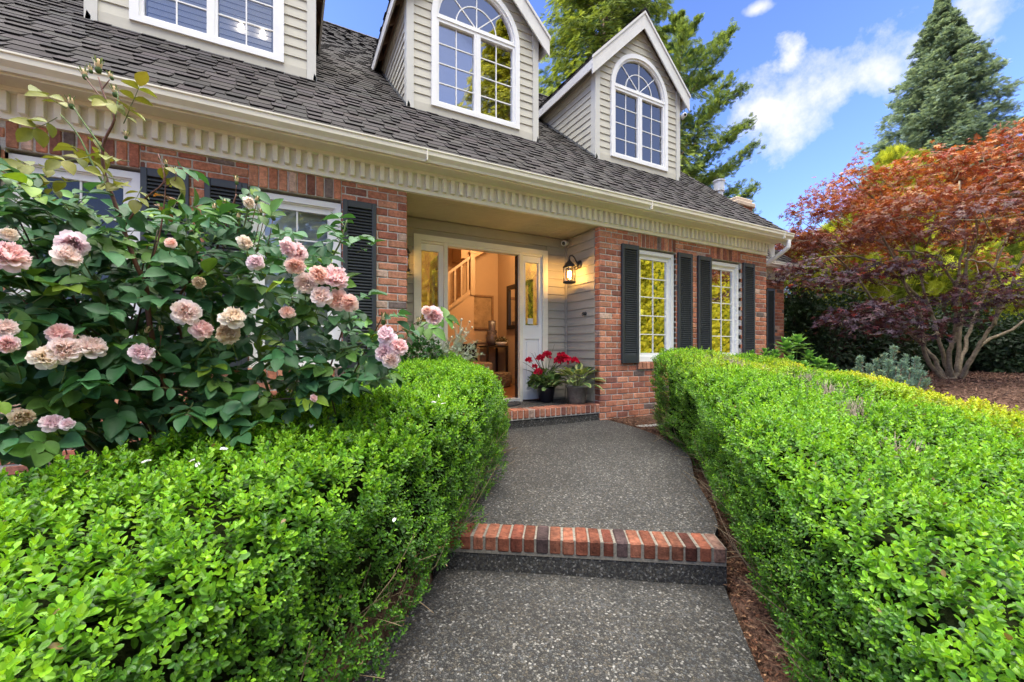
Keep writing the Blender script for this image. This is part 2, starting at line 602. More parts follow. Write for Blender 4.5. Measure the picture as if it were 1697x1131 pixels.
# =================================================================== HOUSE
F, D, G = 4.42, 5.20, 5.59          # planes: brick front, door wall, dormer fronts
PITCH, RY, RZ = 0.845, 5.59, 4.19    # roof plane z = RZ + PITCH*(Y-RY)
XL, XR, RIDGE = -6.0, 7.43, 11.5
XFAR = -18.0  # unseen far end, lengthened so the house shades the foreground
house = thing('house', 'brick and clapboard house with three roof dormers, dark shutters and an open front door', 'house')

BRICKC = [((0.43, 0.172, 0.102), 0.42), ((0.49, 0.222, 0.135), 0.29), ((0.35, 0.128, 0.082), 0.15), ((0.26, 0.108, 0.078), 0.06), ((0.175, 0.130, 0.115), 0.035), ((0.50, 0.34, 0.26), 0.045)]
BP = np.cumsum([p for _, p in BRICKC])


def bcol():
    c = A(BRICKC[int(np.searchsorted(BP, rng.random() * BP[-1]))][0])
    return c * rng.uniform(0.78, 1.22)


def cuts(u0, u1, v0, v1, holes):
    seg = [(u0, u1)]
    for (a, b, c, d) in holes:
        if v0 < d - 0.004 and v1 > c + 0.004:
            out = []
            for (x, y) in seg:
                if b <= x or a >= y:
                    out.append((x, y))
                else:
                    if a > x:
                        out.append((x, a))
                    if b < y:
                        out.append((b, y))
            seg = out
    return seg


def slab(mb, fr, u0, u1, v0, v1, holes, n0, n1, mat=0, tint=(.4, .4, .4)):
    us = sorted({u0, u1, *[min(max(h[0], u0), u1) for h in holes], *[min(max(h[1], u0), u1) for h in holes]})
    vs = sorted({v0, v1, *[min(max(h[2], v0), v1) for h in holes], *[min(max(h[3], v0), v1) for h in holes]})
    for c, d in zip(vs[:-1], vs[1:]):
        run = None
        for a, b in zip(us[:-1], us[1:]):
            um, vm = (a + b) / 2, (c + d) / 2
            inside = any(h[0] < um < h[1] and h[2] < vm < h[3] for h in holes)
            if inside:
                if run:
                    box(mb, fr, run[0], run[1], c, d, n0, n1, mat, tint)
                run = None
            else:
                run = (run[0], b) if run else (a, b)
        if run:
            box(mb, fr, run[0], run[1], c, d, n0, n1, mat, tint)


CO, BL = 0.0793, 0.203    # course height and brick spacing


def bricks(mb, fr, u0, u1, v0, v1, holes=(), depth=0.085, phase=0.0):
    k = int(math.floor((v0 + 0.3) / CO))
    while True:
        a = -0.3 + k * CO
        b = a + CO
        k += 1
        if b <= v0 + 0.02:
            continue
        if a >= v1 - 0.012:
            break
        a2, b2 = max(a, v0), min(b, v1)
        off = phase + (BL / 2 if k % 2 else 0)
        for (x, y) in cuts(u0, u1, a2, b2, holes):
            i = math.floor((x - u0 - off) / BL)
            while True:
                p = u0 + off + i * BL
                q = p + BL
                i += 1
                p, q = max(p, x), min(q, y)
                if p >= y:
                    break
                if q - p < 0.035:
                    continue
                j = rng.uniform(-0.0025, 0.0025, 4)
                h = rng.uniform(0, 0.004)
                g = 0.0055
                l = p if p == x else p + g + j[0]
                r = q if q == y else q - g + j[1]
                cbox(mb, fr, l, r, a2 + g + j[2], b2 - g + j[3], -depth, 0.004 + h, 0.006, 0, bcol())


def soldiers(mb, fr, u0, u1, v0, v1, n1=0.006, depth=0.085, pitch=CO):
    n = max(1, round((u1 - u0) / pitch))
    w = (u1 - u0) / n
    for i in range(n):
        j = rng.uniform(-0.002, 0.002, 2)
        cbox(mb, fr, u0 + i * w + 0.0055 + j[0], u0 + (i + 1) * w - 0.0055 + j[1], v0 + 0.004, v1 - 0.004, -depth, n1 + rng.uniform(0, 0.004), 0.006, 0, bcol())


FF = Fr((0, F, 0), (1, 0, 0), (0, 0, 1), (0, -1, 0))
WINS_L = [(-1.82, -1.062), (-0.318, 0.460), (-3.5, -2.72)]
WINS_R = [(4.375, 5.150), (5.937, 6.712)]
WZ0, WZ1, FRZ = 0.78, 2.41, 2.605


def brick_wall(u0, u1, v0, wins):
    mb = MB()
    holes = [(a, b, WZ0, WZ1) for a, b in wins]
    sold = [(a, b, WZ1, FRZ) for a, b in wins]
    sills = [(a - 0.02, b + 0.02, WZ0 - 0.115, WZ0) for a, b in wins]
    bricks(mb, FF, u0, u1, v0, FRZ, holes + sold + sills)
    o = mb.build('brick_wall', M['brick'], house)
    m2 = MB()
    slab(m2, FF, u0 + 0.004, u1 - 0.004, v0 - 0.2, FRZ + 0.18, holes, -0.11, -0.002)
    m2.build('mortar_bed', M['mortar'], o)
    for a, b in wins:
        m3 = MB()
        soldiers(m3, FF, a, b, WZ1, FRZ)
        m3.build('soldier_course', M['brick'], o)
    for a, b in wins:
        m4 = MB()
        n = round((b - a + 0.04) / CO)
        w = (b - a + 0.04) / n
        for i in range(n):
            cbox(m4, FF, a - 0.02 + i * w + 0.005, a - 0.02 + (i + 1) * w - 0.005, WZ0 - 0.11, WZ0 - 0.006, -0.10, 0.03 + rng.uniform(0, .004), 0.006, 0, bcol())
        m4.build('brick_sill', M['brick'], o)
    return o


brick_wall(XL, 1.097, -0.25, WINS_L)
wr = brick_wall(3.69, XR, -0.25, WINS_R)
# the return of the brick corner into the porch (one brick deep) on both sides
mb = MB()
FS = Fr((3.69, F, 0), (0, 1, 0), (0, 0, 1), (-1, 0, 0))
bricks(mb, FS, 0.0, 0.098, -0.25, FRZ, depth=0.03)
mb.build('brick_corner', M['brick'], house)
mb = MB()
FSL = Fr((1.097, F, 0), (0, 1, 0), (0, 0, 1), (1, 0, 0))
bricks(mb, FSL, 0.0, 0.098, 0.0, FRZ, depth=0.03)
mb.build('brick_corner', M['brick'], house)

# ---- gable side, back and hidden walls
mb = MB()
yb = 2 * RIDGE - F
zr = RZ + PITCH * (RIDGE - RY)
for x, s in ((XR, 1), (XFAR, -1)):
    fr = Fr((x, 0, 0), (0, 1, 0), (0, 0, 1), (s, 0, 0))
    prism(mb, fr, [(F + 0.105, -0.3), (yb, -0.3), (yb, 2.95), (RIDGE, zr - 0.12), (F + 0.105, 2.95)], -0.10, 0.0)
box(mb, W0, XFAR, XR, yb, yb + 0.1, -0.3, 2.95)
box(mb, W0, XFAR, XL - 0.002, F + 0.004, F + 0.1, -0.3, 2.95)
mb.build('gable_wall', M['siding'], house)


# ---- clapboard
def clap(mb, fr, rows, expo=0.117, mat=0):
    """rows: list of (v0, v1, [(u0,u1),...])"""
    for v0, v1, segs in rows:
        for (a, b) in segs:
            if isinstance(a, tuple):
                (a0, a1), (b0, b1) = a, b
            else:
                a0 = a1 = a
                b0 = b1 = b
            if b0 - a0 < 0.004 and b1 - a1 < 0.004:
                continue
            q = fr.p([a0, b0, b1, a1, a0, b0, b1, a1], [v0, v0, v1, v1, v0, v0, v1, v1], [0.017, 0.017, 0.003, 0.003, -0.01, -0.01, -0.01, -0.01])
            mb.add(q, np.array([[0, 1, 2, 3], [0, 4, 5, 1], [1, 5, 6, 2], [2, 6, 7, 3], [3, 7, 4, 0]]), mat, (.5, .5, .5))


# ---- porch: floor, step, walls, ceiling
PZ = 0.215
FD = Fr((0, D, 0), (1, 0, 0), (0, 0, 1), (0, -1, 0))
UNIT = (1.373, 3.345, 2.392)
mb = MB()
rows = []
v = PZ + 0.03
while v < FRZ - 0.01:
    v1 = min(v + 0.117, FRZ)
    segs = [(1.10, 3.67)] if v >= UNIT[2] - 0.002 else ([(1.10, UNIT[0]), (UNIT[1], 3.67)] if v1 <= UNIT[2] + 0.001 else [(1.10, UNIT[0]), (UNIT[1], 3.67)])
    rows.append((v, v1, segs))
    v = v1
clap(mb, FD, rows)
box(mb, FD, UNIT[0], UNIT[1], 2.392, 2.42, -0.01, 0.004)
FSR = Fr((3.69, 0, 0), (0, 1, 0), (0, 0, 1), (-1, 0, 0))
FLW = Fr((1.097, 0, 0), (0, 1, 0), (0, 0, 1), (1, 0, 0))
rows = [(a, b, [(F + 0.10, D - 0.02)]) for a, b, _ in rows]
clap(mb, FSR, rows)
clap(mb, FLW, rows)
slab(mb, FD, 1.0, 3.8, PZ - 0.2, FRZ + 0.2, [(UNIT[0] + 0.02, UNIT[1] - 0.02, PZ, UNIT[2] - 0.02)], -0.10, -0.012)
box(mb, W0, 3.70, 3.80, F + 0.11, D - 0.001, PZ - 0.3, FRZ + 0.2)
box(mb, W0, 0.99, 1.087, F + 0.11, D - 0.001, PZ - 0.3, FRZ + 0.2)
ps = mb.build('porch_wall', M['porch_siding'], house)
mb = MB()
box(mb, W0, 3.655, 3.674, D - 0.045, D - 0.02, PZ, FRZ - 0.02)
mb.build('corner_bead', M['porch_siding'], ps)
mb = MB()
y = F + 0.02
while y < D - 0.01:
    y1 = min(y + 0.062, D)
    cbox(mb, W0, 1.09, 3.70, y + 0.002, y1 - 0.002, FRZ + 0.004, FRZ + 0.024, 0.004)
    y = y1
box(mb, W0, 1.05, 3.75, F - 0.02, D + 0.05, FRZ + 0.012, FRZ + 0.05)
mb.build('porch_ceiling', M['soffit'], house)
mb = MB()
box(mb, W0, 1.097, 3.69, F + 0.19, D + 0.1, -0.2, PZ)
box(mb, W0, 1.097, 3.69, F + 0.012, F + 0.189, -0.2, 0.095)
pf = mb.build('porch_floor', M['aggregate'], house)
mb = MB()
n = 33
w = (3.69 - 1.097) / n
for i in range(n):
    j = rng.uniform(-0.0025, 0.0025, 3)
    cbox(mb, W0, 1.097 + i * w + 0.005 + j[0], 1.097 + (i + 1) * w - 0.005 + j[1], F - 0.012 + j[2], F + 0.185, 0.108, PZ + 0.004 + j[2], 0.011, 0, bcol() * A([0.80, 0.80, 0.84]))
so = mb.build('brick_edge', M['brick'], pf)
mb = MB()
box(mb, W0, 1.097, 3.69, F + 0.002, F + 0.19, 0.095, PZ - 0.007)
mb.build('mortar_bed', M['mortar'], pf)

# ---- door unit
mb = MB()
box(mb, FD, 1.373, 1.462, PZ, 2.322, -0.06, 0.034)
box(mb, FD, 3.262, 3.345, PZ, 2.322, -0.06, 0.034)
box(mb, FD, 1.373, 3.345, 2.322, 2.392, -0.06, 0.036)
box(mb, FD, 1.765, 1.815, PZ, 2.321, -0.09, 0.028)
box(mb, FD, 2.880, 2.928, PZ, 2.321, -0.09, 0.028)
box(mb, FD, 1.816, 2.879, 2.292, 2.321, -0.09, 0.020)
box(mb, FD, 1.463, 1.764, 2.292, 2.321, -0.05, 0.018)
box(mb, FD, 2.929, 3.261, 2.292, 2.321, -0.05, 0.018)
df = mb.build('door_frame', M['trim'], house)
mb = MB()
box(mb, FD, 1.816, 2.879, PZ, 0.262, -0.12, 0.03)
mb.build('threshold', M['metal_grey'], df)
mb = MB()
box(mb, FD, 2.868, 2.8795, 0.263, 2.29, -0.10, -0.03)
mb.build('weather_strip', M['plastic_black'], df)


def sidelight(u0, u1, g0, g1):
    mb = MB()
    n0, n1 = -0.045, -0.004
    slab(mb, FD, u0, u1, 0.235, 2.291, [(g0, g1, 1.30, 2.202), (g0 - .01, g1 + .01, 0.36, 1.10)], n0, n1)
    box(mb, FD, g0 - .01, g1 + .01, 0.36, 1.10, n0, n1 - 0.014)
    cbox(mb, FD, g0 + 0.02, g1 - 0.02, 0.39, 1.07, n1 - 0.013, n1 - 0.002, 0.009)
    for a, b, c, d in ((g0 - 0.008, g0, 1.292, 2.21), (g1, g1 + 0.008, 1.292, 2.21), (g0, g1, 1.292, 1.30), (g0, g1, 2.202, 2.21)):
        box(mb, FD, a, b, c, d, n1 - 0.004, n1 + 0.006)
    o = mb.build('sidelight', M['white'], house)
    m2 = MB()
    box(m2, FD, g0, g1, 1.30, 2.202, -0.028, -0.022)
    m2.build('pane', M['glass_side'], o)
    return o


M['glass_side'] = glass('sidelight_glass', 0.18)
sidelight(1.463, 1.764, 1.475, 1.705)
sr = sidelight(2.929, 3.261, 2.985, 3.205)
mb = MB()
box(mb, FD, 3.035, 3.125, 1.318, 1.40, -0.0215, -0.020)
mb.build('sticker', M['sticker'], sr)
# open door leaf folded back into the hall
mb = MB()
DL = Fr((1.835, D + 0.10, 0), (0.10, 0.995, 0), (0, 0, 1))
slab(mb, DL, 0, 0.98, 0.27, 2.28, [(0.2, 0.78, 1.2, 2.12)], -0.022, 0.022)
cbox(mb, DL, 0.18, 0.80, 0.42, 1.02, 0.022, 0.032, 0.01)
dr = mb.build('door', M['white'], house)
mb = MB()
lathe(mb, None, [(0.0, 0.0), (0.022, 0.0), (0.012, 0.02), (0.03, 0.05), (0.0, 0.07)], 12, axis=Fr(DL.p(0.92, 1.18, 0.022), (0, 1, 0), (0, 0, 1), (0.995, -0.1, 0)))
mb.build('handle', M['metal_grey'], dr)
mb = MB()
box(mb, DL, 0.2, 0.78, 1.2, 2.12, -0.004, 0.004)
mb.build('pane', M['glass'], dr)


# ---- windows of the ground floor
def fwin(u0, u1, style, room=None, fr=FF, z0=WZ0, z1=WZ1):
    mb = MB()
    a, b, c, d = u0 + 0.004, u1 - 0.004, z0 + 0.002, z1 - 0.025
    t = 0.055
    slab(mb, fr, a, b, c, d, [(a + t, b - t, c + t + 0.01, d - t)], -0.115, -0.035)
    t2 = t + 0.012
    slab(mb, fr, a + t, b - t, c + t + 0.01, d - t, [(a + t2, b - t2, c + t2 + 0.01, d - t2)], -0.115, -0.055)
    s = 0.052
    slab(mb, fr, a + t2, b - t2, c + t2 + 0.01, d - t2, [(a + t2 + s, b - t2 - s, c + t2 + s, d - t2 - s)], -0.112, -0.068)
    o = mb.build('window', M['white'], house)
    g0, g1, h0, h1 = a + t2 + s, b - t2 - s, c + t2 + s, d - t2 - s
    m2 = MB()
    box(m2, fr, g0 - .005, g1 + .005, h0 - .005, h1 + .005, -0.094, -0.088)
    m2.build('pane', M['glass_hi'] if style == 'mirror' else (M['glass'] if style == 'shade' else M['glass_lo']), o)
    m3 = MB()
    box(m3, fr, (g0 + g1) / 2 - 0.007, (g0 + g1) / 2 + 0.007, h0, h1, -0.087, -0.080)
    for i in range(1, 5):
        z = h0 + (h1 - h0) * i / 5
        box(m3, fr, g0, g1, z - 0.007, z + 0.007, -0.086, -0.081)
    m3.build('muntin', M['white'], o)
    if style == 'shade':
        m4 = MB()
        box(m4, fr, g0 - 0.05, g1 + 0.05, h0 - 0.05, h1 + 0.05, -0.19, -0.18)
        m4.build('shade', M['shade'], o)
    elif style != 'mirror':
        m4 = MB()
        box(m4, fr, g0 - 0.4, g1 + 0.4, h0 - 0.3, h1 + 0.2, -1.3, -1.2)
        m4.build('room_wall', M['inside'], o)
    else:
        m4 = MB()
        box(m4, fr, g1 - 0.07, g1 + 0.15, h0 - 0.1, h1 + 0.1, -0.22, -0.17)
        m4.build('curtain', M['inside'], o)
    return o


fwin(*WINS_L[0], 'room')
fwin(*WINS_L[1], 'shade')
fwin(*WINS_L[2], 'room')
for q in WINS_R:
    fwin(*q, 'mirror')


# ---- shutters
def make_shutter(w=0.315, z0=0.76, z1=2.415):
    fr = Fr((0, 0, 0), (1, 0, 0), (0, 0, 1), (0, -1, 0))
    mb = MB()
    st = 0.043
    cbox(mb, fr, 0, st, z0, z1, 0.0, 0.034, 0.004)
    cbox(mb, fr, w - st, w, z0, z1, 0.0, 0.034, 0.004)
    cbox(mb, fr, st, w - st, z1 - 0.068, z1, 0.002, 0.032, 0.004)
    cbox(mb, fr, st, w - st, z0, z0 + 0.118, 0.002, 0.032, 0.004)
    box(mb, fr, st, w - st, z0 + 0.118, z1 - 0.068, 0.0, 0.003)
    o = mb.build('shutter', M['shutter'], house)
    m2 = MB()
    z = z0 + 0.122
    while z < z1 - 0.085:
        q = fr.p([st, w - st, w - st, st, st, w - st, w - st, st], [z, z, z + 0.022, z + 0.022, z + 0.007, z + 0.007, z + 0.029, z + 0.029], [0.028, 0.028, 0.005, 0.005, 0.029, 0.029, 0.006, 0.006])
        m2.add(q, BOXF)
        z += 0.0305
    m2.build('louvre', M['shutter'], o)
    return o


sh = make_shutter()
first = True
for x in (-2.15, -1.055, -0.635, 0.468, 4.055, 5.168, 5.612, 6.738, -3.83, -2.71):
    o = sh if first else copy_tree(sh, house)
    first = False
    o.location = (x, F - 0.008, 0)

# ---- eave: frieze with dentils, soffit, fascia, gutter
def eave(x0, x1, dy=0.0, par=house):
    fr = Fr((0, F + dy, 0), (1, 0, 0), (0, 0, 1), (0, -1, 0))
    mb = MB()
    box(mb, fr, x0, x1, FRZ, 2.826, -0.02, 0.022)
    box(mb, fr, x0, x1, FRZ, FRZ + 0.028, 0.022, 0.030)
    box(mb, fr, x0, x1, 2.795, 2.826, 0.022, 0.076)
    x = x0 + 0.03
    while x + 0.044 < x1:
        cbox(mb, fr, x, x + 0.043, 2.652, 2.795, 0.022, 0.070, 0.003)
        x += 0.0942
    o = mb.build('dentil_frieze', M['frieze'], par)
    m2 = MB()
    X1 = x1 + 0.19
    box(m2, fr, x0, X1, 2.826, 2.842, -0.15, 0.275)
    box(m2, fr, x0, X1, 2.800, 2.93, 0.276, 0.298)
    m2.build('soffit', M['trim'], par)
    m3 = MB()
    prof = [(0.298, 2.925), (0.298, 2.812), (0.335, 2.812), (0.345, 2.835), (0.378, 2.868), (0.382, 2.905), (0.392, 2.912), (0.392, 2.924), (0.372, 2.924), (0.372, 2.914), (0.366, 2.875), (0.335, 2.842), (0.330, 2.822), (0.305, 2.822), (0.305, 2.925)]
    P = A(prof)
    k = len(P)
    q = np.concatenate([fr.p(x0, P[:, 1], P[:, 0]), fr.p(X1 - 0.03, P[:, 1], P[:, 0])])
    m3.add(q, [[i, (i + 1) % k, k + (i + 1) % k, k + i] for i in range(k)])
    e = [(0.298, 2.925), (0.298, 2.812), (0.335, 2.812), (0.345, 2.835), (0.378, 2.868), (0.382, 2.905), (0.392, 2.924)]
    prism(m3, Fr((X1 - 0.03, F + dy, 0), (0, -1, 0), (0, 0, 1), (1, 0, 0)), e, 0, 0.004)
    x = x0 + 1.1
    while x < X1:
        box(m3, fr, x, x + 0.010, 2.8115, 2.9255, 0.297, 0.3925)
        x += 3.05
    return o, m3.build('gutter', M['trim'], par)


_, gut = eave(XL, XR)
mb = MB()
pts = curve([(7.50, F - 0.335, 2.815), (7.50, F - 0.335, 2.72), (7.495, F - 0.29, 2.66), (7.485, F - 0.02, 2.50), (7.48, F + 0.10, 2.44), (7.475, F + 0.14, 2.34), (7.475, F + 0.14, 0.1)], 40)
tube(mb, pts, 0.036, 10)
mb.build('downspout', M['white'], gut)

# rake board at the right gable with its boxed return
mb = MB()
FRK = Fr((7.56, 0, 0), (0, 1, 0), (0, 0, 1), (1, 0, 0))
zf = lambda y: RZ + PITCH * (y - RY)
prism(mb, FRK, [(4.13, zf(4.13) - 0.25), (RIDGE, zf(RIDGE) - 0.24), (RIDGE, zf(RIDGE) - 0.035), (4.13, zf(4.13) - 0.035)], 0, 0.035)
prism(mb, FRK, [(2 * RIDGE - 4.13, zf(4.13) - 0.25), (RIDGE, zf(RIDGE) - 0.24), (RIDGE, zf(RIDGE) - 0.035), (2 * RIDGE - 4.13, zf(4.13) - 0.035)], 0, 0.035)
prism(mb, Fr((0, 4.40, 0), (1, 0, 0), (0, 0, 1), (0, -1, 0)), [(7.44, 2.80), (7.44, 2.72), (7.615, 2.50), (7.615, 2.86), (7.56, 2.86)], 0, 0.02)
mb.build('rake_board', M['white'], house)


# ---- shingles
def shingles(mb, fr, u0, u1, L, keep=None, expo=0.141, start=0.0):
    k = 0
    v = start
    while v < L - 0.01:
        u = u0 - rng.uniform(0, 0.15)
        thick = rng.random() < 0.5
        while u < u1:
            w = rng.uniform(0.13, 0.26) if thick else rng.uniform(0.10, 0.22)
            a, b = max(u, u0), min(u + w, u1)
            u += w
            thick = not thick
            if b - a < 0.01 or (keep is not None and not keep((a + b) / 2, v)):
                continue
            h = 0.019 if thick else 0.009
            dv = (-0.006 if thick else 0.004) + rng.uniform(-0.003, 0.003)
            sl = 0.012 if thick else 0.0
            c = rng.uniform(0.78, 1.2) * A([0.062, 0.056, 0.054])
            c = c * (1 + rng.uniform(-0.035, 0.035, 3))
            if thick:
                c = c * 0.95
            t1 = min(v + expo + 0.03, L)
            P = fr.p([a + sl, b - sl, b, a], [v + dv, v + dv, t1, t1], [h, h, 0.002, 0.002])
            mb.add(P, [[0, 1, 2, 3]], 0, c)
            P = fr.p([a + sl, b - sl, b - sl, a + sl, a, b], [v + dv, v + dv, v + dv, v + dv, v + 0.12, v + 0.12], [0, 0, h, h, 0.0, 0.0])
            mb.add(P, [[0, 1, 2, 3]], 0, A([0.012, 0.011, 0.011]))  # black cut edge, also painted to carry the shadow lines
            P = fr.p([a, a + sl, a + sl, a, b, b - sl, b - sl, b], [t1, v + dv, v + dv, t1, t1, v + dv, v + dv, t1], [0, 0, h, 0.002, 0, 0, h, 0.002])
            mb.add(P, [[0, 1, 2, 3], [4, 7, 6, 5]], 0, A([0.02, 0.018, 0.018]))
        v += expo
        k += 1


sa, ca = PITCH / math.hypot(1, PITCH), 1 / math.hypot(1, PITCH)
YE = 4.105
FRF = Fr((0, YE, zf(YE)), (1, 0, 0), (0, ca, sa), (0, -sa, ca))
RL = (RIDGE - YE) / ca
DORM = [-0.735, 2.402, 5.572]
DHW = 1.005
DAP, DEV = 6.90, 5.74        # dormer roof ridge height and eave height (top of roof deck)


def dorm_keep(u, v):
    y = YE + v * ca
    z = zf(y)
    for c in DORM:
        if abs(u - c) < DHW - 0.03 and y > G + 0.05 and z < DAP - abs(u - c) - 0.05:
            return False
    return True


mb = MB()
shingles(mb, FRF, XL, 7.625, RL, dorm_keep)
deck = MB()
slab(deck, FRF, XFAR, 7.6, 0.02, RL, [(c - DHW + 0.06, c + DHW - 0.06, (G + 0.08 - YE) / ca, (G + 1.9 - YE) / ca) for c in DORM], -0.03, -0.002)
yb2 = 2 * RIDGE - YE
FRB = Fr((0, yb2, zf(YE)), (-1, 0, 0), (0, -ca, sa), (0, sa, ca))
slab(deck, FRB, -7.6, -XFAR, 0.02, RL, [], -0.03, 0.006)
roof = mb.build('roof', M['shingle'], house)
deck.build('roof_deck', M['under'], roof)
mb = MB()
x = XL
while x < 7.6:
    for s in (1, -1):
        q = A([(x, RIDGE, zr + 0.045), (x + 0.30, RIDGE, zr + 0.030), (x + 0.30, RIDGE - s * 0.14, zr - 0.085), (x, RIDGE - s * 0.14, zr - 0.075)])
        mb.add(q, [[0, 1, 2, 3]], 0, A([0.075, 0.07, 0.068]) * rng.uniform(0.7, 1.3))
    mb.add(A([(x, RIDGE, zr + 0.045), (x, RIDGE - .14, zr - 0.075), (x, RIDGE - .14, zr - 0.10), (x, RIDGE, zr + 0.0), (x, RIDGE + .14, zr - 0.075)]), [[0, 1, 2, 3]], 0, A([0.015] * 3))
    x += 0.19
mb.build('ridge_cap', M['shingle'], roof)


# ---- dormers
def arcpts(cx, cz, r, a0, a1, n):
    a = np.linspace(a0, a1, n)
    return np.stack([cx + r * np.cos(a), cz + r * np.sin(a)], 1)


def ring(mb, fr, cx, cz, r0, r1, n0, n1, seg=28, a0=0.0, a1=math.pi, mat=0):
    p, q = arcpts(cx, cz, r0, a0, a1, seg + 1), arcpts(cx, cz, r1, a0, a1, seg + 1)
    for i in range(seg):
        P = np.concatenate([fr.p([p[i][0], q[i][0], q[i + 1][0], p[i + 1][0]], [p[i][1], q[i][1], q[i + 1][1], p[i + 1][1]], n) for n in (n0, n1)])
        mb.add(P, BOXF[:, ::-1], mat)


def dormer(c, kind):
    fr = Fr((c, G, 0), (1, 0, 0), (0, 0, 1), (0, -1, 0))
    z0 = zf(G)
    # front clapboards around the window and up into the gable
    mb = MB()
    zs, R_, wz0 = 5.534, 0.69, 4.29
    gab = lambda z: max(0.0, min(DHW, (DAP - 0.10) - z))
    v = z0 + 0.10
    rows = []
    hw = 0.655

    def wl(z):
        if z < zs:
            return hw
        d = (R_ - 0.035) ** 2 - (z - zs) ** 2
        return math.sqrt(d) if d > 0 else 0.0

    while v < DAP - 0.1:
        parts = [v, v + 0.117] if v + 0.117 < zs or v > zs + R_ else [v, v + 0.039, v + 0.078, v + 0.117]
        for a, b in zip(parts[:-1], parts[1:]):
            g0, g1 = gab(a), gab(b)
            w0, w1 = wl(a), wl(b)
            if v + 0.117 < wz0 + .02:
                w0 = w1 = 0
            # keep the wedge profile across split rows
            n_a = 0.017 - 0.014 * (a - v) / 0.117
            n_b = 0.017 - 0.014 * (b - v) / 0.117
            for s in (-1, 1):
                if g0 - w0 < 0.005 and g1 - w1 < 0.005:
                    continue
                us = [s * w0, s * g0, s * max(g1, w1), s * w1]
                q = np.concatenate([fr.p(us, [a, a, b, b], [n_a, n_a, n_b, n_b]), fr.p(us, [a, a, b, b], [-0.02] * 4)])
                Fq = BOXF if s < 0 else BOXF[:, ::-1]
                mb.add(q, Fq)
        v += 0.117
    box(mb, fr, -DHW + 0.08, DHW - 0.08, z0 - 0.03, z0 + 0.099, -0.02, 0.020)
    # cheeks, stepped to the slope of the main roof
    for s in (-1, 1):
        fs = Fr((c + s * DHW, 0, 0), (0, 1, 0), (0, 0, 1), (s, 0, 0))
        v = z0 + 0.02
        while v < DEV + 0.02:
            yr = lambda z: RY + (z - RZ) / PITCH
            clap(mb, fs, [(v, v + 0.117, [((G + 0.02, G + 0.02), (yr(v) + 0.10, yr(v + 0.117) + 0.10))])])
            v += 0.117
        prism(mb, fs, [(G + 0.03, z0 - 0.1), (yr(DEV + .1) + 0.15, DEV + 0.1), (G + 0.03, DEV + 0.1)], -0.05, -0.012)
    o = mb.build('dormer', M['siding'], house)
    # flashing along the foot of both cheeks
    mf = MB()
    for s in (-1, 1):
        for i in range(16):
            y = G - 0.03 + i * 0.125
            z = zf(y)
            P = A([(c + s * (DHW + 0.022), y, z - 0.02), (c + s * (DHW + 0.022), y + 0.13, zf(y + 0.13) - 0.02), (c + s * (DHW + 0.022), y + 0.13, zf(y + 0.13) + 0.055), (c + s * (DHW + 0.022), y, z + 0.045)])
            mf.add(P, [[0, 1, 2, 3] if s > 0 else [3, 2, 1, 0]])
        P = fr.p([s * DHW - 0.02, s * DHW + 0.025, s * DHW + 0.03, s * DHW], [z0 - 0.07, z0 - 0.07, z0 + 0.02, z0 + 0.07], 0.032)
        mf.add(P, [[0, 1, 2, 3]])
    box(mf, fr, -DHW, DHW, z0 - 0.05, z0 - 0.028, 0.0, 0.05)
    mf.build('flashing', M['flash'], o)
    for s in (-1, 1):
        mb = MB()
        a, b = sorted((s * (DHW + 0.02), s * (DHW - 0.078)))
        box(mb, fr, a, b, z0 - 0.05, DEV + 0.12, -0.02, 0.032)
        a, b = sorted((s * (DHW + 0.02), s * (DHW - 0.01)))
        box(mb, fr, a, b, z0 - 0.02, DEV + 0.02, -0.09, -0.021)
        mb.build('corner_board', M['corner'], o)
    # roof: two slopes running back into the main roof
    yend = RY + (DAP - RZ) / PITCH + 0.15
    sh_, dk, un = MB(), MB(), MB()
    for s in (-1, 1):
        ey = 1.165
        L = ey * math.sqrt(2)
        fu = Fr((c + s * ey, G - 0.13, DAP - ey + 0.055), (0, s, 0), (-s / math.sqrt(2), 0, 1 / math.sqrt(2)), (s / math.sqrt(2), 0, 1 / math.sqrt(2)))
        rng_u = (0, yend - G + 0.13) if s > 0 else (-(yend - G + 0.13), 0)
        kp = lambda u, v, s=s: (zf(G - 0.13 + abs(u)) < DAP - ey + v / math.sqrt(2) + 0.12)
        shingles(sh_, fu, rng_u[0], rng_u[1], L, kp)
        # deck as a tapering sheet
        P0 = A([c + s * ey, G - 0.125, DAP - ey + 0.05])
        Y2 = RY + (DAP - ey - RZ) / PITCH + 0.1
        q = A([P0, (c, G - 0.125, DAP + 0.05), (c, yend, DAP + 0.05), (c + s * ey, Y2, DAP - ey + 0.05)])
        q2 = q - A([0, 0, 0.045])
        dk.add(np.concatenate([q, q2]), BOXF if s < 0 else BOXF[:, ::-1])
        # open eave: sloped boards and rafter tails seen from below
        q3 = q2 - A([0, 0, 0.004])
        un.add(q3, [[0, 1, 2, 3] if s > 0 else [3, 2, 1, 0]])
        for i in range(5):
            y = G + 0.18 + i * 0.42
            if y > Y2 - 0.2:
                continue
            q = A([(c + s * (DHW + 0.012), y, DAP - DHW - 0.004), (c + s * (ey - 0.02), y, DAP - ey + 0.006), (c + s * (ey - 0.02), y, DAP - ey - 0.11), (c + s * (DHW + 0.012), y, DAP - DHW - 0.17)])
            un.add(np.concatenate([q, q + A([0, 0.045, 0])]), BOXF)
        box(un, Fr((c + s * (DHW + 0.012), 0, 0), (0, 1, 0), (0, 0, 1), (s, 0, 0)), G + 0.03, RY + (DEV - RZ) / PITCH, DEV - 0.03, DEV + 0.16, 0, 0.022)
    rr = sh_.build('dormer_roof', M['shingle'], house)
    dk.build('roof_deck', M['under'], rr)
    un.build('eave_boards', M['rawwood'], rr)
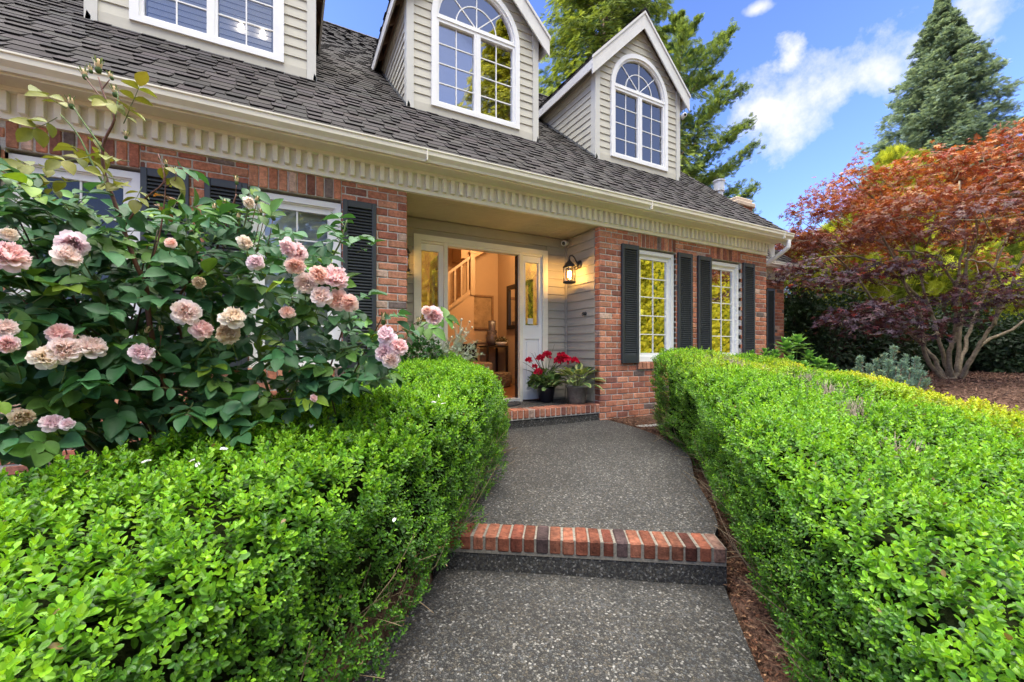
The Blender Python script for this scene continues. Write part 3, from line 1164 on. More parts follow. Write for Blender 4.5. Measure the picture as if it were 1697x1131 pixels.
    mb = MB()
    y = G - 0.16
    while y < yend:
        for s in (1, -1):
            q = A([(c, y, DAP + 0.115), (c, y + 0.30, DAP + 0.10), (c + s * 0.11, y + 0.30, DAP - 0.01), (c + s * 0.12, y, DAP + 0.005)])
            mb.add(q, [[0, 1, 2, 3] if s < 0 else [3, 2, 1, 0]], 0, A([0.085, 0.065, 0.055]) * rng.uniform(0.7, 1.3))
            q = A([(c, y, DAP + 0.115), (c + s * 0.12, y, DAP + 0.005), (c + s * 0.105, y, DAP - 0.02), (c, y, DAP + 0.085)])
            mb.add(q, [[0, 1, 2, 3] if s > 0 else [3, 2, 1, 0]], 0, A([0.02] * 3))
        y += 0.18
    mb.build('ridge_cap', M['shingle'], rr)
    # barge boards, front and eave fascia
    mb = MB()
    t = 0.29
    for s in (-1, 1):
        pl = [(0, DAP + 0.045), (s * 1.165, DAP - 1.165 + 0.045), (s * 1.165, DAP - 1.165 + 0.045 - t), (0, DAP + 0.045 - t)]
        if s > 0:
            pl = pl[::-1]
        prism(mb, fr, pl, 0.112, 0.135)
        pl = [(0, DAP + 0.062), (s * 1.178, DAP - 1.178 + 0.062), (s * 1.178, DAP - 1.178 + 0.012), (0, DAP + 0.012)]
        if s > 0:
            pl = pl[::-1]
        prism(mb, fr, pl, 0.1351, 0.152)
    m_b = mb.build('barge_board', M['barge'], rr)
    for s in (-1, 1):
        mb = MB()
        a, b = sorted((s * 1.142, s * 1.165))
        Y2 = RY + (DAP - 1.165 - RZ) / PITCH + 0.05
        box(mb, Fr((c, 0, 0), (1, 0, 0), (0, 0, 1), (0, -1, 0)), a, b, DAP - 1.165 - 0.145, DAP - 1.165 + 0.03, -Y2, -(G - 0.111))
        mb.build('eave_fascia', M['barge'], rr)
    # window
    mb = MB()
    H = 0.686
    nF = 0.045
    slab(mb, fr, -H, H, 4.282, zs, [(-H + 0.075, H - 0.075, 4.282 + 0.06, zs)], -0.10, nF)
    ring(mb, fr, 0, zs, H - 0.075, H, -0.10, nF)
    slab(mb, fr, -H + 0.075, H - 0.075, 4.342, zs, [(-H + 0.11, -0.05, 4.372, 5.47), (0.05, H - 0.11, 4.372, 5.47)], -0.08, 0.022)
    ring(mb, fr, 0, zs, H - 0.108, H - 0.075, -0.08, 0.022)
    box(mb, fr, -0.022, 0.022, 4.343, 5.47, 0.0222, 0.032)
    box(mb, fr, -H + 0.075, H - 0.075, zs, zs + 0.045, -0.08, 0.0222)
    box(mb, fr, -H + 0.075, H - 0.075, 5.515, 5.53, 0.0222, 0.034)
    o2 = mb.build('window', M['white'], house)
    m2 = MB()
    ga = H - 0.106
    for a, b in ((-H + 0.108, -0.048), (0.048, H - 0.108)):
        box(m2, fr, a, b, 4.37, 5.472, -0.022, -0.017)
    arc = arcpts(0, zs, ga, 0, math.pi, 25)
    prism(m2, fr, arc, -0.022, -0.017)
    m2.build('pane', M['glass_up'] if kind == 'clear' else M['glass_bl'], o2)
    m3 = MB()
    for a, b in ((-H + 0.11, -0.05), (0.05, H - 0.11)):
        m = (a + b) / 2
        box(m3, fr, m - 0.007, m + 0.007, 4.372, 5.47, -0.016, -0.006)
        for i in (1, 2, 3):
            z = 4.372 + (5.47 - 4.372) * i / 4
            box(m3, fr, a, b, z - 0.007, z + 0.007, -0.0155, -0.007)
    cz = zs + 0.045
    box(m3, fr, -0.007, 0.007, cz, zs + ga, -0.016, -0.006)
    ring(m3, fr, 0, cz, 0.305, 0.319, -0.0155, -0.0065, 20)
    for a in (R(43), R(137)):
        f2 = Fr(fr.p(0, cz, 0), fr.U * math.cos(a) + fr.V * math.sin(a), -fr.U * math.sin(a) + fr.V * math.cos(a), fr.N)
        box(m3, f2, 0.02, ga - 0.02, -0.007, 0.007, -0.015, -0.007)
    m3.build('muntin', M['white'], o2)
    m4 = MB()
    prism(m4, fr, [(-0.95, 4.1), (0.95, 4.1), (0.95, 5.75), (0, 6.68), (-0.95, 5.75)], -1.10, -1.05)
    m4.build('room_wall', M['inside_blue'], o2)
    if kind == 'blind':
        m5 = MB()
        z = 4.39
        while z < 6.10:
            w = H - 0.13 if z < zs else math.sqrt(max(0.0, (H - 0.13) ** 2 - (z - zs) ** 2))
            if w > 0.06:
                for a, b in (((-w, -0.06), (0.06, w)) if z < zs - 0.05 else ((-w, w),)):
                    q = fr.p([a, b, b, a], [z, z, z + 0.062, z + 0.062], [-0.034, -0.034, -0.056, -0.056])
                    m5.add(np.concatenate([q, q + fr.N * 0.006]), BOXF)
            z += 0.064
        m5.build('blind', M['blind'], o2)
    if kind == 'blind' and c < 0:
        for u in (0.26, 0.47):
            m6 = MB()
            lathe(m6, fr.p(u, 4.58, -0.03), [(0, -0.03), (0.022, -0.02), (0.027, 0.01), (0.018, 0.04), (0, 0.05)], 10)
            m6.build('vanity_lamp', M['bulb_soft'], o2)
    return o


for c, k in zip(DORM, ('blind', 'clear', 'blind')):
    dormer(c, k)

# ---- wing at the right
WY = 1.43
FW = Fr((0, F + WY, 0), (1, 0, 0), (0, 0, 1), (0, -1, 0))
mb = MB()
bricks(mb, FW, XR, 10.55, -0.2, FRZ)
ww = mb.build('brick_wall', M['brick'], house)
mb = MB()
box(mb, FW, XR + 0.05, 10.545, -0.3, 2.9, -0.1, -0.006)
box(mb, W0, 10.445, 10.545, F + WY + 0.11, 11.5, -0.3, 2.9)
mb.build('mortar_bed', M['mortar'], ww)
eave(XR + 0.01, 10.55, WY)
s2 = copy_tree(sh, house)
s2.location = (9.80, F + WY - 0.008, -0.02)
mb = MB()
FWR = Fr((0, YE + WY, zf(YE)), (1, 0, 0), (0, ca, sa), (0, -sa, ca))
shingles(mb, FWR, XR + 0.02, 10.75, 4.0)
slab(mb, FWR, XR + 0.02, 10.73, 0.02, 4.0, [], -0.03, -0.002, 0, (.05, .045, .04))
FWB = Fr((0, YE + WY + 8 * ca, zf(YE)), (-1, 0, 0), (0, -ca, sa), (0, sa, ca))
slab(mb, FWB, -10.73, -XR - 0.02, 0.02, 4.0, [], -0.03, -0.002, 0, (.05, .045, .04))
mb.build('roof', M['shingle'], house)
# chimney on the wing and a metal flue
mb = MB()
CH = Fr((9.52, 6.35, 0), (1, 0, 0), (0, 0, 1), (0, -1, 0))
for z in np.arange(3.3, 4.42, CO):
    for i in range(3):
        cbox(mb, CH, i * 0.2 + 0.004, i * 0.2 + 0.196, z + 0.004, z + CO - 0.004, -0.5, 0, 0.005, 0, bcol())
box(mb, CH, 0.01, 0.59, 3.2, 4.45, -0.49, -0.006, 0, (0.3, 0.24, 0.2))
chim = mb.build('chimney', M['brick'], house)
mb = MB()
cbox(mb, CH, -0.05, 0.65, 4.45, 4.56, -0.55, 0.05, 0.02)
cbox(mb, CH, 0.0, 0.60, 4.56, 4.66, -0.50, 0.0, 0.02)
mb.build('chimney_cap', pmat('chimney_mortar', (0.52, 0.42, 0.32), rough=0.9, nz=(12, 0.8, 1.15)), chim)
mb = MB()
lathe(mb, (9.22, 6.62, 0), [(0.09, 3.3), (0.09, 4.80), (0.12, 4.80), (0.12, 5.02), (0.14, 5.03), (0.14, 5.06), (0, 5.10)], 16)
mb.build('flue_pipe', M['metal_grey'], house)

# ---- the hall behind the door (part of the house)
HB, HX0, HX1, HC = 8.0, 1.2, 3.92, 3.62
mb = MB()
box(mb, W0, HX0 - 1.2, HX1 + 0.4, HB, HB + 0.08, 0.2, HC)
box(mb, W0, HX1, HX1 + 0.08, D + 0.16, HB - 0.001, 0.2, HC)
box(mb, W0, HX0 - 1.28, HX0 - 1.2, D + 0.11, HB - 0.001, 0.2, HC)
box(mb, W0, HX0 - 1.2, HX1 + 0.3, D + 0.11, HB, HC, HC + 0.08)
box(mb, W0, HX0 - 1.2, 1.35, D + 0.11, D + 0.16, 0.2, HC)
box(mb, W0, 3.35, HX1, D + 0.11, D + 0.16, 0.2, HC)
box(mb, W0, 1.351, 3.349, D + 0.11, D + 0.16, 2.40, HC)
hall = mb.build('hall_wall', M['foyer_wall'], house)
mb = MB()
box(mb, W0, HX0 - 1.2, HX1, D + 0.10, HB, 0.20, 0.262)
mb.build('hall_floor', M['foyer_floor'], hall)
mb = MB()
FH = Fr((0, HB, 0), (1, 0, 0), (0, 0, 1), (0, -1, 0))
box(mb, FH, HX0 - 1.2, HX1, 1.10, 1.16, 0, 0.03)
box(mb, FH, HX0 - 1.2, HX1, 0.262, 0.40, 0, 0.02)
for i in range(5):
    box(mb, FH, 1.0 + i * 0.62, 1.03 + i * 0.62, 0.46, 1.04, 0, 0.012)
    box(mb, FH, 1.55 + i * 0.62, 1.58 + i * 0.62, 0.46, 1.04, 0, 0.012)
FHR = Fr((HX1, 0, 0), (0, 1, 0), (0, 0, 1), (-1, 0, 0))
box(mb, FHR, D + 0.2, HB - 0.03, 0.262, 0.40, 0, 0.02)
mb.build('chair_rail', M['foyer_trim'], hall)
# stair: sloping flight against the back wall with balusters, soffit of the upper flight
mb = MB()
st0, st1 = A([3.10, 2.02]), A([1.3, 0.62])
sl = (st0[1] - st1[1]) / (st0[0] - st1[0])
prism(mb, FH, [(0.6, 0.262), (3.14, 0.262), (3.14, 2.04), (3.02, 2.04), (0.6, 2.04 - 2.42 * sl)], 0.0005, 0.55, 0)
prism(mb, FH, [(3.10, 2.70), (3.85, 3.13), (3.915, 3.13), (3.915, 3.61), (2.9, 3.61), (2.9, 2.70)], 0.0006, 0.5, 0)
stair = mb.build('staircase', M['foyer_wall'], house)
mb = MB()
for v0_, t_ in ((0.0, 0.075), (0.66, 0.06)):
    prism(mb, FH, [(1.0, 2.04 + v0_ - 2.10 * sl), (3.06, 2.03 + v0_), (3.06, 2.03 + v0_ + t_), (1.0, 2.04 + v0_ + t_ - 2.10 * sl)], 0.50, 0.56)
for i in range(14):
    x = 3.0 - i * 0.13
    z = 2.03 - (3.06 - x) * sl
    box(mb, FH, x, x + 0.035, z + 0.06, z + 0.68, 0.515, 0.55)
box(mb, FH, 3.06, 3.15, 2.0, 2.80, 0.49, 0.58)
box(mb, FH, 3.045, 3.165, 2.80, 2.83, 0.475, 0.595)
mb.build('banister', M['foyer_trim'], stair)
# =================================================================== SMALL OBJECTS
def lantern(name, label, fr, lit=True):
    """wall lantern on a wall frame: u along the wall, v up, n out; origin = centre of the mounting plate"""
    o = thing(name, label, 'lamp')
    mb = MB()
    lathe(mb, None, [(0, 0.03), (0.03, 0.028), (0.055, 0.012), (0.06, 0)], 16, axis=Fr(fr.O, fr.U, fr.V, fr.N))
    pts = curve([fr.p(0, -.01, 0.02), fr.p(0, 0.035, 0.055), fr.p(0, 0.10, 0.10), fr.p(0, 0.115, 0.15), fr.p(0, 0.085, 0.18), fr.p(0, 0.05, 0.178)], 18)
    tube(mb, pts, 0.010, 8)
    pts = curve([fr.p(0, -.03, 0.02), fr.p(0, -.075, 0.05), fr.p(0, -.05, 0.08), fr.p(0, -.03, 0.06)], 12)
    tube(mb, pts, 0.007, 6)
    mb.build('bracket', M['blackmetal'], o, True)
    c = fr.p(0, 0, 0.178)
    mb = MB()
    lathe(mb, c, [(0, 0.06), (0.014, 0.055), (0.018, 0.035), (0.04, 0.02), (0.075, -0.025), (0.092, -0.045), (0.092, -0.06), (0.07, -0.062)], 20)
    lathe(mb, c, [(0.078, -0.255), (0.09, -0.258), (0.09, -0.275), (0.06, -0.285), (0, -0.285)], 20)
    for i in range(4):
        a = R(45 + 90 * i)
        p = c + A([0.079 * math.cos(a), 0.079 * math.sin(a), 0])
        tube(mb, [p + A([0, 0, -0.06]), p + A([0, 0, -0.258])], 0.0055, 6)
    mb.build('cage', M['blackmetal'], o, True)
    mb = MB()
    lathe(mb, c, [(0.070, -0.06), (0.072, -0.15), (0.070, -0.256)], 24)
    mb.build('lamp_shade', M['lampglass'], o, True)
    mb = MB()
    for k in (-0.018, 0.018):
        lathe(mb, c + fr.U * k, [(0, -0.10), (0.011, -0.115), (0.015, -0.15), (0.010, -0.19), (0, -0.205)], 10)
    mb.build('bulb', M['bulb'] if lit else M['bulb_dim'], o, True)
    ld = bpy.data.lights.new(name + '_light', 'POINT')
    ld.energy = 3.2 if lit else 0.25
    ld.color = (1.0, 0.60, 0.25)
    ld.shadow_soft_size = 0.03
    lo = bpy.data.objects.new('lamp_glow', ld)
    COL.objects.link(lo)
    lo.parent = o
    lo.location = c + A([0, 0, -0.15])
    return o


lantern('wall_lantern', 'lit black wall lantern on the grey clapboard beside the red geranium pot', Fr((3.673, 4.842, 2.165), (0, 1, 0), (0, 0, 1), (-1, 0, 0)))
lantern('wall_lantern', 'black wall lantern mostly hidden behind the brick pier left of the door', Fr((1.030, 5.05, 2.165), (0, 1, 0), (0, 0, 1), (1, 0, 0)), False)


def camera_unit(label, p, d):
    o = thing('security_camera', label, 'camera')
    p, d = A(p), nrm(A(d))
    fr = Fr(p, nrm(np.cross(d, (0, 0, 1))), (0, 0, 1), -d)
    fa = Fr(p, fr.U, np.cross(d, fr.U), d)
    mb = MB()
    lathe(mb, None, [(0, -0.045), (0.03, -0.04), (0.04, -0.02), (0.042, 0.05), (0.038, 0.058), (0.0, 0.0595)], 18, axis=fa)
    mb.build('housing', M['plastic_white'], o, True)
    mb = MB()
    lathe(mb, None, [(0.026, 0.0600), (0.0, 0.0620)], 18, axis=fa)
    mb.build('lens', M['plastic_black'], o, True)
    mb = MB()
    tube(mb, [p - d * 0.03, p - d * 0.06 + A([0.02, 0.02, 0.0]), p - d * 0.05 + A([0.055, 0.03, 0.01])], 0.014, 8)
    lathe(mb, None, [(0.035, 0), (0.035, 0.014), (0, 0.018)], 14, axis=Fr(p - d * 0.05 + A([0.065, 0.03, 0.01]), (0, 1, 0), (0, 0, 1), (-1, 0, 0)))
    mb.build('mount', M['plastic_white'], o, True)
    return o


camera_unit('small white security camera in the top corner of the porch', (3.59, 5.09, 2.515), (-0.75, -0.6, -0.22))
camera_unit('white security camera under the roof edge of the dormer nearest the red maple', (6.62, 5.50, 5.40), (-0.35, -0.9, -0.2))
o = thing('wall_fitting', 'small round dark wall hook with a ring on the clapboard above the potted hosta', 'fitting')  # round dark fitting of unknown use, its ring made up
mb = MB()
fk = Fr((3.672, 4.704, 1.455), (0, 1, 0), (0, 0, 1), (-1, 0, 0))
lathe(mb, None, [(0.028, 0), (0.028, 0.010), (0.016, 0.014), (0.012, 0.03), (0.02, 0.036), (0.02, 0.045), (0, 0.05)], 16, axis=fk)
mb.build('rosette', M['blackmetal'], o, True)
mb = MB()
a = np.linspace(0, 2 * math.pi, 13)
tube(mb, fk.p(0.021 * np.cos(a), 0.021 * np.sin(a) - 0.012, 0.047 + 0 * a), 0.004, 6)
mb.build('ring', M['blackmetal'], o, True)

# door mat, half round
mb = MB()
a = np.linspace(math.pi, 2 * math.pi, 33)
pl = np.stack([2.36 + 0.46 * np.cos(a), 5.13 + 0.40 * np.sin(a)], 1)
prism(mb, W0, pl, PZ + 0.002, PZ + 0.016)
ctr = [(2.36 + 0.40 * math.cos(q), 5.12 + 0.34 * math.sin(q), PZ + 0.017) for q in a]
tube(mb, ctr, 0.006, 6)
mat_o = tag(mb.build('door_mat', M['rubber']), 'dark half-round door mat in front of the open doorway', 'mat')


# ---- potted geranium
def pot(profile, c, mat, parent):
    mb = MB()
    lathe(mb, c, profile, 28)
    o = mb.build('pot', mat, parent, True)
    return o


ger = thing('potted_geranium', 'black plastic pot of red geraniums with a spiky grass centre', 'potted plant')
gc = A([3.185, 4.965, PZ])
pot([(0.0, 0.0), (0.085, 0.0), (0.098, 0.02), (0.125, 0.19), (0.128, 0.205), (0.118, 0.205), (0.112, 0.18), (0, 0.175)], gc, M['pot_black'], ger)


def disc_leaf(k=9):
    V, Fc = [(0, 0.45, -0.05)], []
    for i in range(k):
        a = -math.pi / 2 + 0.35 + (2 * math.pi - 0.7) * i / (k - 1)
        r = 0.5 * (1 + 0.07 * (-1) ** i)
        V.append((r * math.cos(a), 0.45 + r * math.sin(a), 0.07 if i % 2 else 0.02))
    Fc = [[0, i, i + 1] for i in range(1, k)] + [[0, k, 1]]
    return A(V), Fc


DISC = disc_leaf(11)
mb = MB()
n = 230
a = rng.uniform(0, 2 * math.pi, n)
e = np.arcsin(rng.uniform(-0.25, 0.95, n))
dr = np.stack([np.cos(a) * np.cos(e), np.sin(a) * np.cos(e), np.sin(e)], 1)
P = gc + A([0.0, -0.01, 0.27]) + dr * A([0.245, 0.20, 0.185]) * rng.uniform(0.55, 1.05, (n, 1))
Dv = dr + rng.normal(0, 0.5, (n, 3)) + A([0, 0, 0.1])
tt = A([0.12, 0.20, 0.06]) * rng.uniform(0.55, 1.6, (n, 1)) * (1 + rng.uniform(-.12, .12, (n, 3)))
leaves(mb, DISC, P, Dv, dr * 0.6 + A([0, 0, 0.9]), rng.uniform(0.045, 0.085, n), None, tt)
for i in range(40):
    tube(mb, curve([gc + A([0, 0, 0.17]), gc + A([0, 0, 0.24]) + (P[i] - gc - A([0, 0, .2])) * 0.5, P[i]], 6), 0.0028, 5, 0, (0.09, 0.15, 0.04))
mb.build('foliage', M['leaf'], ger)
mb = MB()
for i in range(26):
    a_ = rng.uniform(0, 6.28)
    el = rng.uniform(0.35, 1.35)
    L = rng.uniform(0.35, 0.55)
    d = A([math.cos(a_) * math.cos(el), math.sin(a_) * math.cos(el), math.sin(el)])
    b = gc + A([0.0, 0.02, 0.30])
    tube(mb, curve([b, b + d * L * 0.5 + A([0, 0, 0.02]), b + d * L - A([0, 0, 0.05 * math.cos(el)])], 8), np.linspace(0.005, 0.0012, 8), 4, 0, (0.06, 0.09, 0.04))
mb.build('spike_leaf', M['leaf'], ger)
for px, py, r, dz in ((876, 598, .040, .0), (896, 595, .045, 0), (907, 590, .052, .03), (930, 592, .055, .0), (938, 597, .055, .02), (953, 599, .048, .03), (924, 600, .045, -.02), (886, 608, .030, -.02), (893, 618, .048, -.05), (916, 633, .02, -.06)):
    p = at(px, py, 5.86 + dz)
    m2 = MB()
    r *= 1.3
    k = 46
    d = rvec(k)
    d[:, 2] = np.abs(d[:, 2]) * 0.9 + rng.uniform(-0.3, 0.1, k)
    d = nrm(d)
    cc = A([0.78, 0.022, 0.075]) if py != 633 else A([0.65, 0.10, 0.04])
    leaves(m2, LEAF_LO, p + d * r * 0.45, d + rng.normal(0, .7, (k, 3)), d, rng.uniform(.6, .9, k) * r, rng.uniform(.9, 1.3, k) * r, cc * rng.uniform(.6, 1.15, (k, 1)))
    tube(m2, curve([gc + A([0, 0, .2]), (gc + A([0, 0, .3])) * 0.45 + p * 0.55 + A([0, 0, .02]), p], 8), 0.003, 5, 0, (0.13, 0.17, 0.06))
    m2.build('flower_head', M['petal'], ger)

# ---- potted hosta
hos = thing('potted_hosta', 'weathered grey stone pot of cream-edged hosta leaves', 'potted plant')
hc = A([3.455, 4.615, PZ])
pot([(0, 0.0), (0.112, 0.0), (0.118, 0.05), (0.122, 0.055), (0.138, 0.215), (0.148, 0.22), (0.152, 0.25), (0.138, 0.252), (0.13, 0.22), (0, 0.215)], hc, M['pot_stone'], hos)
mb = MB()
HL = leaf_hi((0.12, 0.3, 0.55, 0.8), (0.20, 0.30, 0.28, 0.15), 0.10, -0.30)
HIN = leaf_hi((0.14, 0.32, 0.55, 0.74), (0.10, 0.18, 0.17, 0.07), 0.055, -0.30)
n = 34
a = np.arange(n) * 2.4 + rng.uniform(-.2, .2, n)
el = rng.uniform(0.05, 1.2, n)
d = np.stack([np.cos(a) * np.cos(el), np.sin(a) * np.cos(el), np.sin(el)], 1)
b = hc + A([0, 0, 0.25]) + d * A([0.09, 0.09, 0.06])
tip = b + d * rng.uniform(0.08, 0.16, (n, 1))
for i in range(n):
    tube(mb, curve([hc + A([0, 0, .21]), b[i], tip[i]], 5), 0.004, 5, 0, (0.2, 0.26, 0.09))
L = rng.uniform(0.13, 0.21, n)
dd = d + A([0, 0, -0.25])
leaves(mb, HL, tip, dd, A([0, 0, 1.0]) + d * 0.4, L, L * 1.15, A([0.36, 0.42, 0.15]) * rng.uniform(.8, 1.15, (n, 1)))
leaves(mb, HIN, tip + A([0, 0, 0.0035]), dd, A([0, 0, 1.0]) + d * 0.4, L, L * 1.15, A([0.06, 0.13, 0.045]) * rng.uniform(.7, 1.5, (n, 1)))
mb.build('foliage', M['leaf'], hos)

# ---- inside the hall
FH = Fr((0, HB, 0), (1, 0, 0), (0, 0, 1), (0, -1, 0))
o = thing('wall_picture', 'brown framed relief picture hanging on the back wall of the hall', 'picture')
mb = MB()
slab(mb, FH, 3.245, 3.80, 1.38, 2.09, [(3.285, 3.76, 1.42, 2.05)], 0.001, 0.045)
mb.build('frame', M['artframe'], o)
mb = MB()
box(mb, FH, 3.285, 3.76, 1.42, 2.05, 0.002, 0.018)
for (cx_, cz_) in ((3.36, 1.5), (3.66, 1.56), (3.45, 1.78), (3.70, 1.88), (3.34, 1.98)):
    for i in range(15):
        a_ = R(i * 24)
        d = A([math.cos(a_), 0, math.sin(a_)])
        p0 = FH.p(cx_, cz_, 0.019)
        q = p0 + d * 0.10
        if 3.29 < q[0] < 3.75 and 1.43 < q[2] < 2.04:
            tube(mb, [p0 + d * 0.02, q], 0.0035, 4)
mb.build('picture', M['canvas'], o)
o = thing('wall_mirror', 'dark framed mirror on the side wall of the hall', 'mirror')
FM = Fr((HX1 - 0.001, 0, 0), (0, 1, 0), (0, 0, 1), (-1, 0, 0))
mb = MB()
slab(mb, FM, 6.55, 7.50, 1.36, 2.23, [(6.63, 7.42, 1.44, 2.15)], 0, 0.05)
mb.build('frame', M['darkwood'], o)
mb = MB()
box(mb, FM, 6.63, 7.42, 1.44, 2.15, 0.002, 0.02)
mb.build('mirror_glass', glass('silvered', 0.8, (0.2, 0.18, 0.15)), o)
o = thing('console_table', 'slim black console table against the hall wall', 'table')
fr = W0
mb = MB()
box(mb, fr, 3.42, 4.6 - 0.72, 7.45, 7.95, 1.0, 1.035)
mb.build('tabletop', M['darkwood'], o)
for x in (3.42, 3.84):
    for y in (7.45, 7.91):
        mb = MB()
        box(mb, fr, x, x + 0.038, y, y + 0.038, 0.263, 0.9995)
        mb.build('leg', M['darkwood'], o)
mb = MB()
box(mb, fr, 3.459, 3.839, 7.46, 7.94, 0.36, 0.385)
mb.build('shelf', M['darkwood'], o)
mb = MB()
lathe(mb, (3.63, 7.68, 1.036), [(0, 0), (0.075, 0), (0.115, 0.10), (0.118, 0.16), (0.085, 0.27), (0.072, 0.33), (0.078, 0.50), (0.07, 0.505), (0.06, 0.33), (0, 0.3)], 24)
for i in range(46):
    a_, z_ = i * 2.4, 0.25 + 0.07 * ((i * 7) % 10) / 10
    r_ = 0.084
    p = A([3.63 + r_ * math.cos(a_), 7.68 + r_ * math.sin(a_), 1.036 + z_])
    tube(mb, [p, p + A([math.cos(a_), math.sin(a_), .3]) * 0.022], [0.008, 0.002], 5)
tag(mb.build('vase', M['vase'], None, True), 'tall dark studded vase standing on the console table', 'vase')
o = thing('flower_bowl', 'white bowl of tan flowers on the console table', 'bowl')
bc = A([3.76, 7.53, 1.036])
mb = MB()
lathe(mb, bc, [(0, 0.004), (0.06, 0.0), (0.11, 0.035), (0.125, 0.07), (0.117, 0.07), (0.10, 0.035), (0, 0.02)], 24)
mb.build('bowl', M['ceramic'], o, True)
mb = MB()
k = 260
d = rvec(k)
d[:, 2] = np.abs(d[:, 2])
leaves(mb, LEAF_LO, bc + A([0, 0, 0.07]) + d * A([0.12, 0.12, 0.10]) * rng.uniform(.5, 1, (k, 1)), d + rng.normal(0, .5, (k, 3)), rvec(k), rng.uniform(.03, .055, k), None, np.where(rng.random((k, 1)) < .3, A([[.5, .42, .28]]), A([[.16, .13, .05]])) * rng.uniform(.6, 1.3, (k, 1)))
mb.build('flowers', M['leaf'], o)
o = thing('hall_chair', 'low tan chair standing in the hall behind the hedge', 'chair')
mb = MB()
cbox(mb, W0, 2.78, 3.36, 7.05, 7.62, 0.55, 0.72, 0.03)
mb.build('seat', M['fabric_tan'], o)
mb = MB()
cbox(mb, W0, 2.78, 3.36, 7.63, 7.75, 0.60, 1.02, 0.03)
mb.build('backrest', M['fabric_tan'], o)
for x in (2.80, 3.30):
    for y in (7.07, 7.68):
        mb = MB()
        tube(mb, [(x + .02, y + .02, 0.263), (x + .02, y + .02, 0.56)], [0.014, 0.02], 8)
        mb.build('leg', M['darkwood'], o)
# cushion with drawn-in sides and pointed corners
mb = MB()
fc = Fr((2.98, 7.38, 0.735), (0.92, -0.38, 0), (0.02, 0.1, 1))
g = np.linspace(-1, 1, 13)
U, V = np.meshgrid(g, g)
sx = 0.20 * U * (1 - 0.16 * (1 - V ** 2))
sz = 0.185 + 0.185 * V * (1 - 0.22 * (1 - U ** 2))
th = 0.075 * ((1 - U ** 4) * (1 - V ** 4)) ** 0.6
idx = np.arange(169).reshape(13, 13)
q = np.stack([idx[:-1, :-1].ravel(), idx[:-1, 1:].ravel(), idx[1:, 1:].ravel(), idx[1:, :-1].ravel()], 1)
mb.add(fc.p(sx.ravel(), sz.ravel(), th.ravel()), q)
mb.add(fc.p(sx.ravel(), sz.ravel(), -th.ravel()), q[:, ::-1].copy())
tag(mb.build('cushion', M['fabric_black'], None, True), 'black cushion with pointed corners on the hall chair', 'cushion')
mb = MB()
lathe(mb, (3.50, 7.02, 0.263), [(0, 0), (0.16, 0), (0.19, 0.06), (0.20, 0.13), (0.185, 0.25), (0.16, 0.27), (0.15, 0.25), (0, 0.2)], 28)
for i in range(9):
    a = np.linspace(0, 2 * math.pi, 40)
    z = 0.03 + i * 0.027
    r = 0.178 + 0.022 * math.sin(i / 8 * 3.1)
    tube(mb, np.stack([3.50 + r * np.cos(a), 7.02 + r * np.sin(a), 0.263 + z + 0.006 * np.sin(a * 10 + i * 3.14)], 1), 0.013, 6)
tag(mb.build('basket', M['wicker'], None, True), 'round woven basket on the hall floor under the console table', 'basket')
o = thing('ceiling_lamp', 'small glowing ceiling lamp inside the hall', 'lamp')
mb = MB()
tube(mb, [(3.25, 6.3, HC), (3.25, 6.3, 3.2)], 0.008, 6)
mb.build('rod', M['blackmetal'], o)
mb = MB()
lathe(mb, (3.25, 6.3, 3.1), [(0, -0.09), (0.06, -0.07), (0.09, 0), (0.06, 0.08), (0.02, 0.17)], 20)
mb.build('lamp_shade', pmat('opal', (1, .85, .6), emis=((1.0, 0.72, 0.42), 2), nz=(5, .98, 1.02)), o, True)
ld = bpy.data.lights.new('hall_light', 'POINT')
ld.energy = 26
ld.color = (1.0, 0.66, 0.34)
ld.shadow_soft_size = 0.12
lo = bpy.data.objects.new('lamp_glow', ld)
COL.objects.link(lo)
lo.parent = o
lo.location = (3.25, 6.3, 2.93)

# =================================================================== GROUND AND PATH
SL, SR_ = A([0.80, 2.536]), A([2.235, 1.551])       # front edge of the path step
SD = nrm(SR_ - SL)
SB = A([-SD[1], SD[0]])                                # towards the house
UPL = A([SL + SB * 0.2, (1.25, 3.10), (1.64, 3.72), (1.78, 4.06), (1.86, 4.44)])
UPR = A([SR_ + SB * 0.2, (2.56, 1.86), (3.05, 2.42), (3.50, 2.84), (3.76, 3.30), (3.86, 3.86), (3.80, 4.44)])
LOL = A([SL + SD * 0.05, (0.23, 1.83), (-0.5, 1.10), (-1.5, 0.15), (-2.3, -1.5)])
LOR = A([SR_ - SD * 0.02, (1.72, 1.03), (1.25, 0.45), (0.75, -0.3), (0.4, -1.5)])


def res(p, n):
    p = np.concatenate([p, np.zeros((len(p), 1))], 1)
    q = curve(p, n * 6)
    s = np.concatenate([[0], np.cumsum(np.linalg.norm(np.diff(q, axis=0), axis=1))])
    t = np.linspace(0, s[-1], n)
    return np.stack([np.interp(t, s, q[:, 0]), np.interp(t, s, q[:, 1])], 1)


